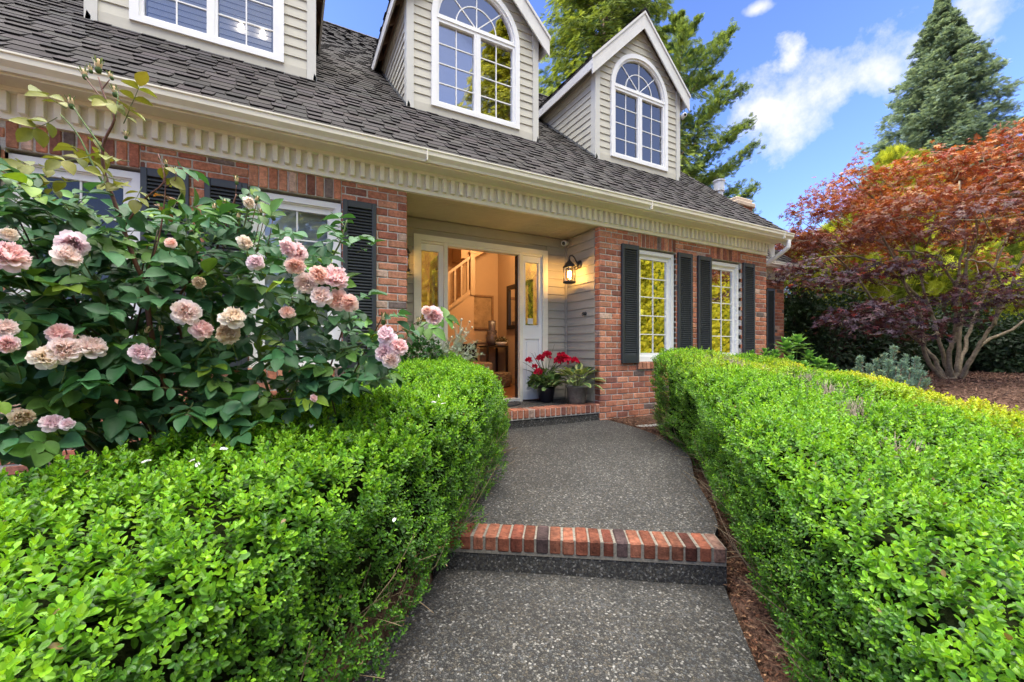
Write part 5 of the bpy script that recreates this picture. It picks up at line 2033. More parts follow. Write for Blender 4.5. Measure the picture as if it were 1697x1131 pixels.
for (p, d, deep) in leafpts:
    d = A(d)
    side = nrm(np.cross(nrm(d), A([0, 0, 1]) + rng.normal(0, .2, 3))) * rng.choice([-1, 1])
    tocam = nrm(A([0.15, -0.85, 0.25]))
    dr_ = nrm(side * 0.8 + nrm(d) * 0.35 + tocam * rng.uniform(0, .8) + rng.normal(0, .35, 3) - A([0, 0, .15]))
    L = rng.uniform(0.075, 0.115)
    tipp = p + dr_ * L
    nup = nrm(A([0, 0, 1.0]) * rng.uniform(.5, 1) + tocam * rng.uniform(.1, .8) + rng.normal(0, .25, 3))
    mid = p + dr_ * L * 0.5
    tube(rach, [p, mid - A([0, 0, .003]), tipp], [.0018, .0014, .001], 4, 0, (0.12, 0.15, 0.05))
    lat = nrm(np.cross(dr_, nup))
    young = -deep if deep < 0 else 0
    if young == 1:
        c0, s0 = A([0.19, 0.20, 0.035]), .85
    elif young == 2:
        c0, s0 = A([0.26, 0.12, 0.04]), .65
    else:
        h = rng.random()
        c0 = A([0.048, 0.135, 0.052]) if h < .76 else (A([0.090, 0.195, 0.035]) if h < .955 else A([0.18, 0.30, 0.03]))
        s0 = 1.0
    sz = rng.uniform(0.060, 0.088) * s0
    for (b, dd, ll) in ((tipp, dr_, 1.12), (p + dr_ * L * .86, dr_ * .45 + lat, 1.0), (p + dr_ * L * .86, dr_ * .45 - lat, 1.0), (p + dr_ * L * .42, dr_ * .4 + lat, .8), (p + dr_ * L * .42, dr_ * .4 - lat, .8)):
        if hides_bloom(b + nrm(dd) * sz * ll * .5):
            continue
        LFV.append((b, nrm(dd + rng.normal(0, .12, 3) - A([0, 0, rng.uniform(0, .35)])), nup + rng.normal(0, .22, 3), sz * ll * rng.uniform(.85, 1.12), c0 * rng.uniform(.72, 1.3) * (1 + rng.uniform(-.08, .08, 3))))
leaves(fol, LEAF_ROSE, A([q[0] for q in LFV]), A([q[1] for q in LFV]), A([q[2] for q in LFV]), A([q[3] for q in LFV]), A([q[3] * 0.86 for q in LFV]), A([q[4] for q in LFV]))
fol.build('foliage', M['rose_leaf'], rose, True)
rach.build('leaf_stalk', M['cane'], rose)


# blooms: an outer saucer of broad petals round a tight, folded rosette
def petal(mb, fr, az, op, r, L, W, cup, col, tipc, tw=0.0):
    g = np.linspace(0, 1, 5)
    s = np.linspace(-1, 1, 5)
    T, Sx = np.meshgrid(g, s, indexing='ij')
    wid = W * (0.35 + 0.9 * T - 0.45 * T ** 3) * np.where(T > .98, .82, 1)
    x = Sx * wid * 0.5
    ang = op * (0.25 + 0.9 * T)
    rad = r + L * (np.sin(op) * T + 0.10 * np.sin(op) * T * T)
    z = L * np.cos(op) * T + cup * (Sx ** 2) * L - 0.16 * L * (T ** 3) * math.sin(op)
    rad = rad - cup * 0.8 * L * Sx ** 2
    x = x + tw * T
    rag = 0.05 * L * np.sin(Sx * 5 + az * 3) * T ** 3
    ca_, sa_ = math.cos(az), math.sin(az)
    u = ca_ * (rad + rag) - sa_ * x
    v = sa_ * (rad + rag) + ca_ * x
    i = np.arange(25).reshape(5, 5)
    q = np.stack([i[:-1, :-1].ravel(), i[:-1, 1:].ravel(), i[1:, 1:].ravel(), i[1:, :-1].ravel()], 1)
    c = A(col)[None] * (1 - T.ravel()[:, None]) + A(tipc)[None] * T.ravel()[:, None]
    mb.add(fr.p(u.ravel(), v.ravel(), (z + rag).ravel()), q, 0, c)


def bloom(kind, seed):
    r = np.random.default_rng(seed)
    random.seed(seed)
    mb = MB()
    fr = W0
    P0, P1, PC = {'pink': ((.90, .62, .62), (.93, .80, .83), (.91, .58, .52)), 'pale': ((.91, .77, .71), (.93, .87, .88), (.90, .68, .56)), 'lilac': ((.88, .71, .75), (.92, .84, .90), (.86, .62, .65)),
                  'coral': ((.93, .66, .55), (.94, .78, .74), (.93, .58, .42)), 'cream': ((.89, .81, .66), (.92, .88, .83), (.85, .68, .44)), 'wither': ((.62, .44, .24), (.78, .68, .54), (.50, .32, .14))}[kind]
    for k in range(7):
        az = k * 2 * math.pi / 7 + r.normal(0, .15)
        petal(mb, fr, az, R(82 + r.normal(0, 10)), .02, .34, .40, .10, P0, P1, r.normal(0, .03))
    for k in range(9):
        az = k * 2 * math.pi / 9 + r.normal(0, .2)
        petal(mb, fr, az, R(56 + r.normal(0, 8)), .03, .36, .34, .16, P0, P1, r.normal(0, .05))
    for ringi, (nn, rr, op, LL, ww) in enumerate(((12, .10, 34, .33, .24), (14, .12, 22, .30, .20), (13, .085, 16, .28, .16), (10, .055, 10, .26, .13), (8, .025, 6, .24, .11))):
        for k in range(nn):
            az = k * 2 * math.pi / nn + r.uniform(-.3, .3)
            mix = .25 + .6 * (ringi / 5)
            c0 = A(P0) * (1 - mix) + A(PC) * mix
            c1 = A(P1) * (1 - mix * .75) + A(PC) * mix * .75
            petal(mb, fr, az, R(op + r.normal(0, 9)), rr, LL * r.uniform(.85, 1.1), ww, .22, c0 * .95, c1, r.normal(0, .09))
    for k in range(5):
        az = k * 2 * math.pi / 5
        petal(mb, Fr((0, 0, -.01), (1, 0, 0), (0, 1, 0), (0, 0, 1)), az, R(100), .01, .26, .12, .05, (.10, .16, .05), (.12, .18, .05))
    lathe(mb, (0, 0, 0), [(0, -.12), (.05, -.10), (.06, -.05), (.04, 0.0)], 8, 0, (.10, .16, .05))
    if kind == 'wither':
        for a in mb.v:
            a += r.normal(0, .022, a.shape)
    return mb


proto = {}
for i, k in enumerate(('pink', 'pale', 'lilac', 'coral', 'cream', 'wither')):
    for j in (0, 1):
        proto[(k, j)] = bloom(k, 40 + i * 3 + j).build('rose_bloom', M['petal'], None, True)
used = set()
BLP = []
for n_, (px, py, dpx, k) in enumerate(BL):
    Z = rz(px) - 0.15 + (0.02 if n_ % 2 else 0)
    u = (px - CXP) / CF
    dia = dpx * Z / CF / math.sqrt(1 + 0.55 * u * u)
    j = n_ % 2
    src = proto[(k, j)]
    if (k, j) in used:
        o = src.copy()
        COL.objects.link(o)
    else:
        o = src
        used.add((k, j))
    p = at(px, py, Z)
    BLP.append(p)
    face = nrm(nrm(A([0, 0, EZ]) - p) * 0.9 + A([0.15, -.2, 0.35]) + rng.normal(0, .33, 3))
    q = Vector(face).to_track_quat('Z', 'Y')
    o.rotation_mode = 'QUATERNION'
    from mathutils import Quaternion
    o.rotation_quaternion = q @ Quaternion((0, 0, 1), rng.uniform(0, 6.28))
    s = dia / 0.74
    o.scale = (s, s * rng.uniform(.9, 1.05), s * rng.uniform(.85, 1.05))
    o.location = p - face * 0.12 * s
    o.parent = rose
for key, o in proto.items():
    if key not in used:
        bpy.data.objects.remove(o)
# stalks under the blooms
st = canes
for p in BLP:
    q = p + A([rng.uniform(-.04, .04), rng.uniform(.06, .14), -rng.uniform(.05, .14)])
    tube(st, curve([q, (p + q) / 2 + A([0, 0.02, -.01]), p], 6), .0022, 5, 0, CGR)
# buds
bud = MB()
lathe(bud, (0, 0, 0), [(0, -.5), (.16, -.4), (.2, -.2), (.15, -.05)], 10, 0, (.09, .15, .05))
lathe(bud, (0, 0, 0), [(.15, -.08), (.22, .1), (.18, .35), (.07, .55), (0, .6)], 10, 0, (.62, .48, .28))
for k in range(5):
    petal(bud, Fr((0, 0, -.08), (1, 0, 0), (0, 1, 0), (0, 0, 1)), k * 1.257, R(14), .15, .7, .16, .05, (.10, .17, .05), (.13, .17, .06))
bp_ = bud.build('rose_bud', M['petal'], rose, True)
first = True
for (px, py, hpx, tilt) in ((140, 124, 22, -.4), (150, 116, 16, -.3), (163, 111, 26, 0), (184, 127, 16, .4), (190, 153, 20, .1), (118, 172, 22, -.1), (209, 225, 14, 0), (275, 272, 13, .1), (291, 283, 12, .1), (392, 300, 16, 0), (355, 345, 16, .2), (372, 338, 14, 0), (410, 345, 16, .3), (425, 332, 14, .2), (440, 345, 14, .3), (452, 358, 20, .2), (83, 406, 24, -.3), (243, 550, 20, -.5), (267, 548, 18, 0), (636, 530, 22, .2), (693, 533, 14, 0), (485, 532, 14, .2), (355, 452, 16, .2), (395, 360, 16, .2), (432, 352, 12, -.1)):
    o = bp_ if first else bp_.copy()
    if not first:
        COL.objects.link(o)
        o.parent = rose
    first = False
    Z = rz(px) + (0.14 if py < 300 else -0.02)
    o.location = at(px, py, Z)
    s = hpx * Z / CF / 1.1
    o.scale = (s, s, s)
    o.rotation_euler = (rng.uniform(-.2, .2), tilt, rng.uniform(0, 6))
st = canes
for (px, py, Z, px2, py2) in ((392, 305, 1.92, 388, 350), (355, 350, 1.86, 372, 420), (372, 343, 1.86, 385, 400), (410, 350, 1.87, 398, 400), (425, 338, 1.88, 410, 400), (440, 350, 1.89, 425, 420), (452, 365, 1.90, 440, 430), (395, 365, 1.87, 392, 410), (432, 357, 1.89, 420, 410), (243, 558, 1.7, 255, 600), (267, 556, 1.71, 262, 600), (636, 535, 2.03, 630, 560)):
    tube(st, curve([at(px, py, Z), at((px + px2) / 2, (py + py2) / 2, Z + .02), at(px2, py2, Z + .06)], 6), .0018, 5, 0, CBR * 1.4)
canes.build('cane', M['cane'], rose, True)

# a few fallen petals on the hedges
pm = MB()
petal(pm, W0, 0, R(80), 0, 1, .8, .2, (.80, .78, .80), (.84, .82, .86))
pm = pm.build('fallen_petal', M['petal'], None, True)
first = True
for (px, py, s) in ((376, 746, .024), (236, 768, .022), (516, 706, .030), (728, 656, .034), (722, 668, .026), (732, 670, .022), (322, 763, .018), (330, 768, .02), (655, 860, .014)):
    o = pm if first else pm.copy()
    if not first:
        COL.objects.link(o)
    first = False
    lo, hi = 0.6, 6.0
    for _ in range(60):
        m = (lo + hi) / 2
        p = at(px, py, m)
        if p[2] > ltop(p[0], p[1]) + 0.012:
            lo = m
        else:
            hi = m
    o.location = at(px, py, lo)
    o.scale = (s, s, s)
    o.rotation_euler = (rng.uniform(-.4, .4), rng.uniform(-.4, .4), rng.uniform(0, 6))
    tag(o, 'small white fallen petal lying on top of the hedge below the roses', 'petal', 'fallen petals on the hedge')


# =================================================================== OTHER PLANTS
def blob(mb, c, rad, n, L, col, tpl=LEAF_LO, wid=None, shell=.55, droop=0.0, jit=.5, var=.35, zmin=None):
    d = rvec(n)
    rr = rng.uniform(shell, 1.0, (n, 1)) * (1 + 0.16 * np.sin(d[:, :1] * 7 + d[:, 1:2] * 5 + d[:, 2:] * 6))
    P = A(c) + d * A(rad) * rr
    if zmin is not None:
        P = P[P[:, 2] > zmin]
        d = d[:len(P)] if len(P) == n else nrm(P - A(c))
    k = len(P)
    dd = nrm(d + rng.normal(0, jit, (k, 3)) - A([0, 0, droop]))
    leaves(mb, tpl, P, dd, d * .6 + A([0, 0, .7]) + rng.normal(0, .3, (k, 3)), rng.uniform(.7, 1.25, k) * L, None if wid is None else rng.uniform(.7, 1.25, k) * wid, A(col) * rng.uniform(1 - var, 1 + var, (k, 1)) * (1 + rng.uniform(-.1, .1, (k, 3))))


# silver-leaved plant and the dark shrub between hedge and porch
o = thing('silver_plant', 'silvery grey lacy plant behind the hedge beside the porch', 'plant')
mb, sm = MB(), MB()
c = A([1.44, 4.18, 0.90])
for i in range(90):
    a_ = rng.uniform(0, 6.28)
    e = rng.uniform(.1, 1.45)
    d = A([math.cos(a_) * math.cos(e), math.sin(a_) * math.cos(e) * .6, math.sin(e)])
    b = c + A([rng.uniform(-.1, .1), rng.uniform(-.08, .08), -.2])
    t = b + d * rng.uniform(.22, .50)
    p = curve([b, (b + t) / 2 + A([0, 0, .03]), t], 9)
    tube(sm, p, .0022, 4, 0, (.34, .36, .27))
    k = 10
    leaves(mb, FROND, p[3 + np.arange(k) % 6] + rng.normal(0, .012, (k, 3)), rvec(k) + d * .6, rvec(k), rng.uniform(.035, .06, k), None, A([.36, .42, .33]) * rng.uniform(.7, 1.2, (k, 1)))
mb.build('foliage', M['leaf'], o)
for i in range(16):
    a_ = rng.uniform(0, 6.28)
    b = c + A([.1, 0, 0])
    t = c + A([.05 + .26 * rng.random(), rng.uniform(-.1, .1), rng.uniform(.15, .40)])
    tube(sm, curve([b, (b + t) / 2 + A([.02, 0, .05]), t], 6), .002, 4, 0, (.40, .40, .28))
    lathe(sm, t, [(0, -.012), (.012, 0), (.008, .012), (0, .016)], 7, 0, (.55, .50, .36))
sm.build('stem', M['twig'], o)
o = thing('dark_shrub', 'small dark green leafy shrub behind the hedge in front of the brick pier', 'shrub')
mb = MB()
blob(mb, (1.16, 4.10, .80), (.26, .16, .30), 1100, .045, (.040, .115, .028), jit=.6)
mb.build('foliage', M['leaf'], o)
mb = MB()
for i in range(14):
    t = A([1.16, 4.10, .78]) + rvec(1)[0] * A([.24, .12, .2])
    tube(mb, curve([(1.16, 4.12, 0), (1.16, 4.12, .4), t], 6), .005, 5, 0, (.14, .09, .05))
mb.build('stem', M['twig'], o)

# upright plant with whorls of narrow leaves beyond the right hedge
o = thing('narrow_leaf_plant', 'light green plant with whorls of narrow pointed leaves by the house corner', 'plant')
mb, sm = MB(), MB()
for (px, py, Z, r_) in ((1302, 572, 6.3, .24), (1322, 566, 6.5, .24), (1285, 590, 6.2, .2), (1308, 600, 6.1, .22), (1340, 590, 6.4, .2), (1352, 600, 6.3, .2), (1365, 604, 6.35, .2), (1330, 608, 6.2, .22), (1378, 612, 6.3, .18), (1350, 620, 6.1, .2), (1295, 612, 6.0, .2), (1400, 622, 6.3, .16), (1268, 585, 6.3, .16), (1246, 588, 6.4, .14), (1316, 620, 6.0, .2), (1390, 628, 6.2, .16)):
    p = at(px, py, Z)
    b = A([p[0] + rng.uniform(-.05, .05), p[1] + .1, -.05])
    tube(sm, curve([b, (b + p) / 2, p], 6), .006, 5, 0, (.12, .2, .06))
    for lev in range(4):
        k = 9
        a_ = np.arange(k) * 2.4 + lev
        e = .25 + .30 * lev
        d = np.stack([np.cos(a_) * math.cos(e), np.sin(a_) * math.cos(e), np.full(k, math.sin(e))], 1)
        leaves(mb, LEAF_LONG, np.tile(p - A([0, 0, .12 - .04 * lev]), (k, 1)), d + rng.normal(0, .1, (k, 3)), A([0, 0, 1.0]) - d * .2, r_ * rng.uniform(.8, 1.05, k) * (1 - .12 * lev), r_ * 1.15, A([.16, .34, .08]) * rng.uniform(.75, 1.25, (k, 1)))
mb.build('foliage', M['leaf'], o)
sm.build('stem', M['twig'], o)

o = thing('strap_leaf_plant', 'small dark plant with arching narrow leaves at the foot of the right brick wall', 'plant')
mb = MB()
for i in range(14):
    a_ = rng.uniform(0, 6.28)
    b = A([4.12, 3.72, -.06])
    d = A([math.cos(a_), math.sin(a_) * .7, 0])
    leaves(mb, LEAF_LONG, [b + A([0, 0, rng.uniform(.12, .24)]) + d * .04], [d * .8 + A([0, 0, .55])], [A([0, 0, 1.0]) - d * .3], [rng.uniform(.14, .24)], [.22], A([.07, .14, .05]) * rng.uniform(.7, 1.3))
    tube(mb, [b, b + A([0, 0, .12]) + d * .03], .004, 4, 0, (.1, .15, .05))
mb.build('foliage', M['leaf'], o)

# dwarf blue pine
o = thing('dwarf_pine', 'low blue-grey pine with stubby upright shoots beyond the hedge', 'pine')
mb, sm = MB(), MB()
for (px, py, px0, py0, Z) in ((1482, 574, 1478, 650, 7.0), (1427, 592, 1432, 640, 6.9), (1453, 596, 1462, 650, 7.05), (1472, 598, 1474, 650, 6.8), (1495, 600, 1488, 650, 6.9), (1518, 593, 1508, 650, 7.0), (1500, 590, 1494, 640, 7.1), (1465, 588, 1470, 640, 7.1), (1440, 606, 1448, 650, 6.9), (1530, 618, 1515, 660, 6.9), (1510, 612, 1500, 660, 6.8), (1538, 630, 1520, 664, 7.0), (1485, 612, 1483, 660, 6.75), (1460, 615, 1465, 660, 6.75), (1418, 612, 1430, 645, 7.0), (1525, 605, 1512, 655, 7.2), (1490, 625, 1488, 665, 6.6), (1508, 632, 1500, 670, 6.6), (1445, 622, 1452, 660, 6.6)):
    t, b = at(px, py, Z), at(px0, py0, Z)
    p = curve([b, (b + t) / 2 + rng.normal(0, .02, 3), t], 14)
    tube(sm, curve([A([b[0], b[1], -.1]), b, t], 6), .012, 5, 0, (.2, .14, .1))
    k = 620
    j = rng.random(k)
    q = p[(j * 12.99).astype(int)]
    ax = nrm(t - b)
    d = nrm(rvec(k) + ax * 0.9)
    leaves(mb, LEAF_LO, q + rng.normal(0, .006, (k, 3)), d, rvec(k), rng.uniform(.05, .08, k), .014, np.where(rng.random((k, 1)) < .06, A([[.42, .30, .2]]), A([[.27, .42, .36]])) * rng.uniform(.6, 1.25, (k, 1)))
mb.build('foliage', M['needle'], o)
sm.build('stem', M['twig'], o)


# ---- Japanese maple
o = thing('red_maple', 'wide spreading red-leaved maple with pale branching stems beyond the hedge', 'tree')
sm, mb = MB(), MB()
B0 = A([13.27, 3.70, 0.2])
stems = [[(1578, 640, 9.5), (1545, 612, 9.45), (1530, 570, 9.4), (1524, 520, 9.3), (1500, 470, 9.2), (1478, 420, 9.1), (1440, 360, 9.0)],
         [(1578, 640, 9.5), (1566, 600, 9.6), (1556, 560, 9.6), (1545, 520, 9.7), (1520, 440, 9.8), (1505, 380, 9.9)],
         [(1580, 640, 9.5), (1572, 590, 9.4), (1582, 560, 9.3), (1584, 520, 9.2), (1590, 450, 9.1), (1600, 380, 9.0), (1590, 300, 9.0)],
         [(1582, 640, 9.5), (1588, 600, 9.55), (1590, 550, 9.6), (1598, 500, 9.6), (1604, 430, 9.7), (1620, 360, 9.8), (1640, 270, 9.9)],
         [(1586, 640, 9.5), (1600, 610, 9.3), (1625, 570, 9.2), (1645, 540, 9.1), (1665, 500, 9.0), (1690, 440, 8.9), (1730, 360, 8.8)],
         [(1588, 640, 9.5), (1604, 606, 9.6), (1632, 566, 9.7), (1680, 545, 9.8), (1730, 500, 9.9), (1790, 420, 10)],
         [(1582, 640, 9.5), (1592, 600, 9.9), (1610, 540, 10.3), (1650, 440, 10.6), (1700, 330, 10.8), (1740, 250, 10.9)],
         [(1574, 640, 9.5), (1550, 600, 9.8), (1510, 555, 10.0), (1450, 500, 10.2), (1400, 440, 10.2), (1350, 400, 10.0)],
         [(1530, 570, 9.4), (1505, 545, 9.0), (1480, 520, 8.7), (1440, 525, 8.4)], [(1545, 520, 9.7), (1490, 460, 9.4), (1440, 430, 9.2), (1390, 425, 9.0), (1340, 430, 8.9)],
         [(1598, 500, 9.6), (1560, 440, 9.3), (1530, 420, 9.0), (1490, 415, 8.8)], [(1645, 540, 9.1), (1660, 480, 8.8), (1640, 440, 8.5), (1600, 430, 8.3)], [(1520, 440, 9.8), (1470, 350, 9.9), (1420, 310, 10.0), (1390, 290, 10.0)]]
for s_ in stems:
    pts = A([at(*q) for q in s_])
    r0 = 0.048 if len(s_) > 5 else 0.026
    p = curve(pts, 30)
    p[1:-1] += rng.normal(0, .012, (28, 3))
    tube(sm, p, np.linspace(r0, .014, 30) * (1 + 0.3 * np.exp(-np.linspace(0, 8, 30))), 8)
lathe(sm, (B0[0], B0[1], 0), [(.30, -.1), (.20, .18), (.13, .32), (.0, .40)], 12)
# leaf pads: flat overlapping sprays from low skirts up to the dome
pads = []
for (px, py, Z, rx, rz_) in ((1425, 520, 8.2, .62, .14), (1470, 512, 8.1, .6, .15), (1500, 535, 8.0, .55, .13), (1445, 545, 8.0, .5, .12), (1390, 530, 8.4, .45, .12), (1345, 470, 8.7, .5, .14), (1400, 462, 8.6, .6, .14), (1460, 448, 8.5, .65, .16), (1520, 440, 8.5, .6, .15), (1560, 500, 8.3, .5, .13), (1610, 490, 8.2, .55, .14), (1655, 500, 8.2, .5, .13), (1600, 530, 8.3, .4, .1), (1690, 490, 8.3, .5, .14), (1640, 465, 8.4, .6, .15), (1340, 440, 9.0, .5, .14), (1310, 452, 9.1, .4, .11), (1540, 555, 7.9, .3, .08)):
    pads.append((at(px, py, Z), rx, rz_))
CM = at(1668, 560, 9.7)
for i in range(64):
    a_ = rng.uniform(0, 6.28)
    t = rng.random() ** .55
    rad = 4.75 * t
    zz = 2.1 + (4.9 - 2.1) * math.sqrt(max(0, 1 - (t * .98) ** 2)) * rng.uniform(.55, 1.0) - 0.25 * t
    pads.append((A([CM[0] + rad * math.cos(a_), CM[1] + rad * math.sin(a_), zz + .75]), rng.uniform(.55, .95), rng.uniform(.16, .28)))
for (px, py, Z, rx, rz_) in ((1345, 355, 9.6, .5, .22), (1370, 320, 9.8, .5, .25), (1420, 300, 9.9, .6, .25), (1330, 390, 9.5, .5, .2), (1395, 350, 9.6, .6, .25), (1450, 330, 9.7, .6, .25), (1425, 275, 10, .22, .25), (1320, 350, 9.5, .22, .2), (1300, 352, 9.6, .14, .08), (1426, 255, 10, .10, .2), (1480, 300, 9.9, .7, .3), (1540, 290, 10, .7, .3), (1600, 270, 10, .8, .3), (1660, 240, 10, .8, .3), (1700, 225, 10, .7, .3), (1640, 290, 9.6, .7, .28), (1690, 300, 9.5, .7, .28), (1580, 330, 9.4, .7, .25), (1500, 350, 9.4, .7, .25), (1620, 380, 9.2, .7, .25), (1540, 395, 9.1, .7, .22), (1460, 390, 9.2, .7, .22), (1680, 385, 9.1, .7, .25), (1390, 400, 9.2, .6, .2)):
    pads.append((at(px, py, Z), rx, rz_))
for (c, rx, rzz) in pads:
    k = int(200 * rx * rx / .36)
    a_ = rng.uniform(0, 6.28, k)
    t = np.sqrt(rng.random(k))
    P = c + np.stack([np.cos(a_) * t * rx, np.sin(a_) * t * rx, (1 - t ** 2) * rzz * .8 - .22 * t ** 2 * rx + rng.normal(0, .05 + rzz * .22, k)], 1)
    out = np.stack([np.cos(a_), np.sin(a_), np.full(k, -.35)], 1)
    h = rng.random((k, 1))
    top_ = sstep((P[:, 2:3] - 2.6) / 1.6)  # tone shifts with height: sunlit upper crown painted brighter orange
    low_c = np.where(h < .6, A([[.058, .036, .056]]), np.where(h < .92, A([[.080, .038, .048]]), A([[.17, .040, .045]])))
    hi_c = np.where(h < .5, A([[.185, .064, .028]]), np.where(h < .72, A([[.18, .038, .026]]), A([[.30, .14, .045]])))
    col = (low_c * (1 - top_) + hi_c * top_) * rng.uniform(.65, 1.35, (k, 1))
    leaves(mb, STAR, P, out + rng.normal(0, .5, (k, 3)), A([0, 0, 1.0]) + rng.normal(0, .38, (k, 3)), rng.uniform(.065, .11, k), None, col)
    # fine shoots carrying the pad
    for i in range(5):
        q = c + A([rng.uniform(-.8, .8) * rx, rng.uniform(-.8, .8) * rx, -.02])
        b = c * .72 + (B0 + A([0, 0, 1.3])) * .28 if i == 0 else c + A([rng.uniform(-.1, .1), 0, -.12])
        tube(sm, curve([b, (b + q) / 2 + rng.normal(0, .04, 3), q], 6), np.linspace(.014 if i == 0 else .008, .003, 6), 5)
sm.build('trunk', M['maple_bark'], o, True)
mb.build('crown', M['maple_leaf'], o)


# ---- conifers
def conifer(name, label, base, H, prof, nb, ntw, tw, cols, droop=.25, rise=.0, tpl=FROND, z0=0.08, trunk=.35, group=None, side=.55, hang=0.0, seed=1, jit=.25, mat='needle'):
    r = np.random.default_rng(seed)
    o = thing(name, label, 'tree', group=group)
    base = A(base)
    sm = MB()
    zz = np.linspace(0, H, 14)
    tube(sm, np.stack([base[0] + .05 * np.sin(zz), base[1] + 0 * zz, base[2] + zz], 1), trunk * (1 - zz / H * .96), 9, 0)
    P, Dv, Nv, Ls, Cs = [], [], [], [], []
    for i in range(nb):
        h = z0 + (1 - z0) * (i + r.random()) / nb
        h = h ** 0.9
        rad = prof(h) * H * r.uniform(.72, 1.12)
        a = i * 2.39996 + r.normal(0, .3)
        d = A([math.cos(a), math.sin(a), 0])
        lat = A([-d[1], d[0], 0])
        k = max(6, int(ntw * (.35 + .65 * prof(h) / prof(z0))))
        t = r.uniform(.12, 1, k) ** .75
        zc = rise * t - droop * t * t + .35 * droop * t ** 3
        spread = side * rad * (0.25 + .5 * t) * (1.05 - t) * 1.3
        w = r.uniform(-1, 1, k)
        p = base + A([0, 0, h * H]) + d * (t * rad)[:, None] + lat * (w * spread)[:, None] + A([0, 0, 1.0]) * ((zc * rad) - abs(w) * spread * .2)[:, None] + r.normal(0, .03 * rad + .02, (k, 3))
        dd = d * .9 + lat * (w * 1.0)[:, None] + A([0, 0, 1.0]) * (rise - droop * 1.2 * t - hang)[:, None] + r.normal(0, jit, (k, 3))
        P.append(p)
        Dv.append(dd)
        Nv.append(A([0, 0, 1.0]) + d * .35 + r.normal(0, .35, (k, 3)))
        Ls.append(tw * r.uniform(.65, 1.25, k) * (.75 + .25 * (1 - h)))
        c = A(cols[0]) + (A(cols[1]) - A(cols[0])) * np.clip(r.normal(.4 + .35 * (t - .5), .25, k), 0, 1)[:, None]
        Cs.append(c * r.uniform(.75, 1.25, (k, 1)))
        tt = np.linspace(0, .92, 6)
        tube(sm, base + A([0, 0, h * H]) + d * (tt * rad)[:, None] + A([0, 0, 1.0]) * ((rise * tt - droop * tt * tt + .35 * droop * tt ** 3) * rad)[:, None], np.linspace(.018 + .02 * trunk * (1 - h) * 4, .006, 6), 4, 0)
    mb = MB()
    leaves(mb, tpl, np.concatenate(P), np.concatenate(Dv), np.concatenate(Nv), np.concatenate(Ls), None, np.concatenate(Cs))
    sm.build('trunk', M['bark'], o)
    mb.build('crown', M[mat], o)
    return o


g0 = -0.1
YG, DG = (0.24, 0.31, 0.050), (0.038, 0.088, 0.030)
cone = lambda w, p=.85: (lambda h: w * max(0.012, (1 - h)) ** p)
conifer('cedar_tree', 'tall broad conifer with hanging yellow-green sprays rising behind the dormers', (13.9, 16.2, g0), 25, cone(.30, .65), 300, 190, .40, (DG, YG), .45, .12, FROND5, .10, .4, hang=.45, seed=3, jit=.35)
conifer('fir_tree', 'dark green fir with upswept branches rising behind the dormer at the roof end', (14.0, 11.9, g0), 14.8, lambda h: .25 * (1 - .55 * h) if h < .80 else .25 * .55 * max(.02, (1 - h) / .20), 66, 420, .23, ((.028, .075, .036), (.21, .29, .055)), -.10, .40, FROND5, .12, .28, hang=-.25, seed=5, jit=.35, side=.26)
conifer('blue_fir', 'tall conical blue-green fir standing alone above the red maple', (34.3, 10.0, g0), 22.0, cone(.35, .86), 520, 260, .30, ((.038, .085, .080), (.25, .34, .25)), .16, .16, FROND5, .10, .4, hang=-.05, seed=8, jit=.42)
conifer('small_fir', 'small conical blue-green fir in front of the tall blue fir', (29.6, 8.0, g0), 11.2, cone(.20, .85), 110, 60, .45, ((.12, .18, .13), (.28, .34, .22)), .2, .1, FROND5, .1, .2, seed=9)


M['inner_green'] = pmat('inner_green', (0.10, 0.13, 0.02), rough=1.0, spec=0.0, nz=(6, 0.4, 1.5), bump=(8, 1.0, 0.1))


def thuja(label, base, H, rad, n, seed, cols, group):
    r = np.random.default_rng(seed)
    o = thing('yellow_conifer', label, 'tree', group=group)
    base = A(base)
    h = r.random(n) ** .9
    a = r.uniform(0, 6.28, n)
    R_ = rad * np.minimum(1, (1 - h) * 2.4) ** .7 * (1 + .10 * np.sin(a * 5 + h * 9) + .06 * np.sin(a * 11 - h * 23)) * r.uniform(.72, 1.04, n)
    P = base + np.stack([R_ * np.cos(a), R_ * np.sin(a), h * H], 1)
    d = np.stack([np.cos(a), np.sin(a), np.full(n, 1.15)], 1) + r.normal(0, .35, (n, 3))
    nv = np.stack([-np.sin(a), np.cos(a), 0 * a], 1) + r.normal(0, .6, (n, 3)) + np.stack([np.cos(a), np.sin(a), 0 * a], 1) * .6
    c = A(cols[0]) + (A(cols[1]) - A(cols[0])) * r.random((n, 1))
    mb = MB()
    leaves(mb, FROND5, P, d, nv, r.uniform(.28, .5, n) * (.62 if n > 3000 else 1), None, c * r.uniform(.75, 1.2, (n, 1)))
    mb.build('crown', M['needle'], o)
    sm = MB()
    tube(sm, [base, base + A([0, 0, H * .9])], [.14, .03], 8)
    sm.build('trunk', M['bark'], o)
    sm = MB()
    lathe(sm, base, [(rad * .55, .2), (rad * .60, H * .4), (rad * .4, H * .7), (.05, H * .93)], 10)
    sm.build('dark_core', M['inner_green'], o)
    return o


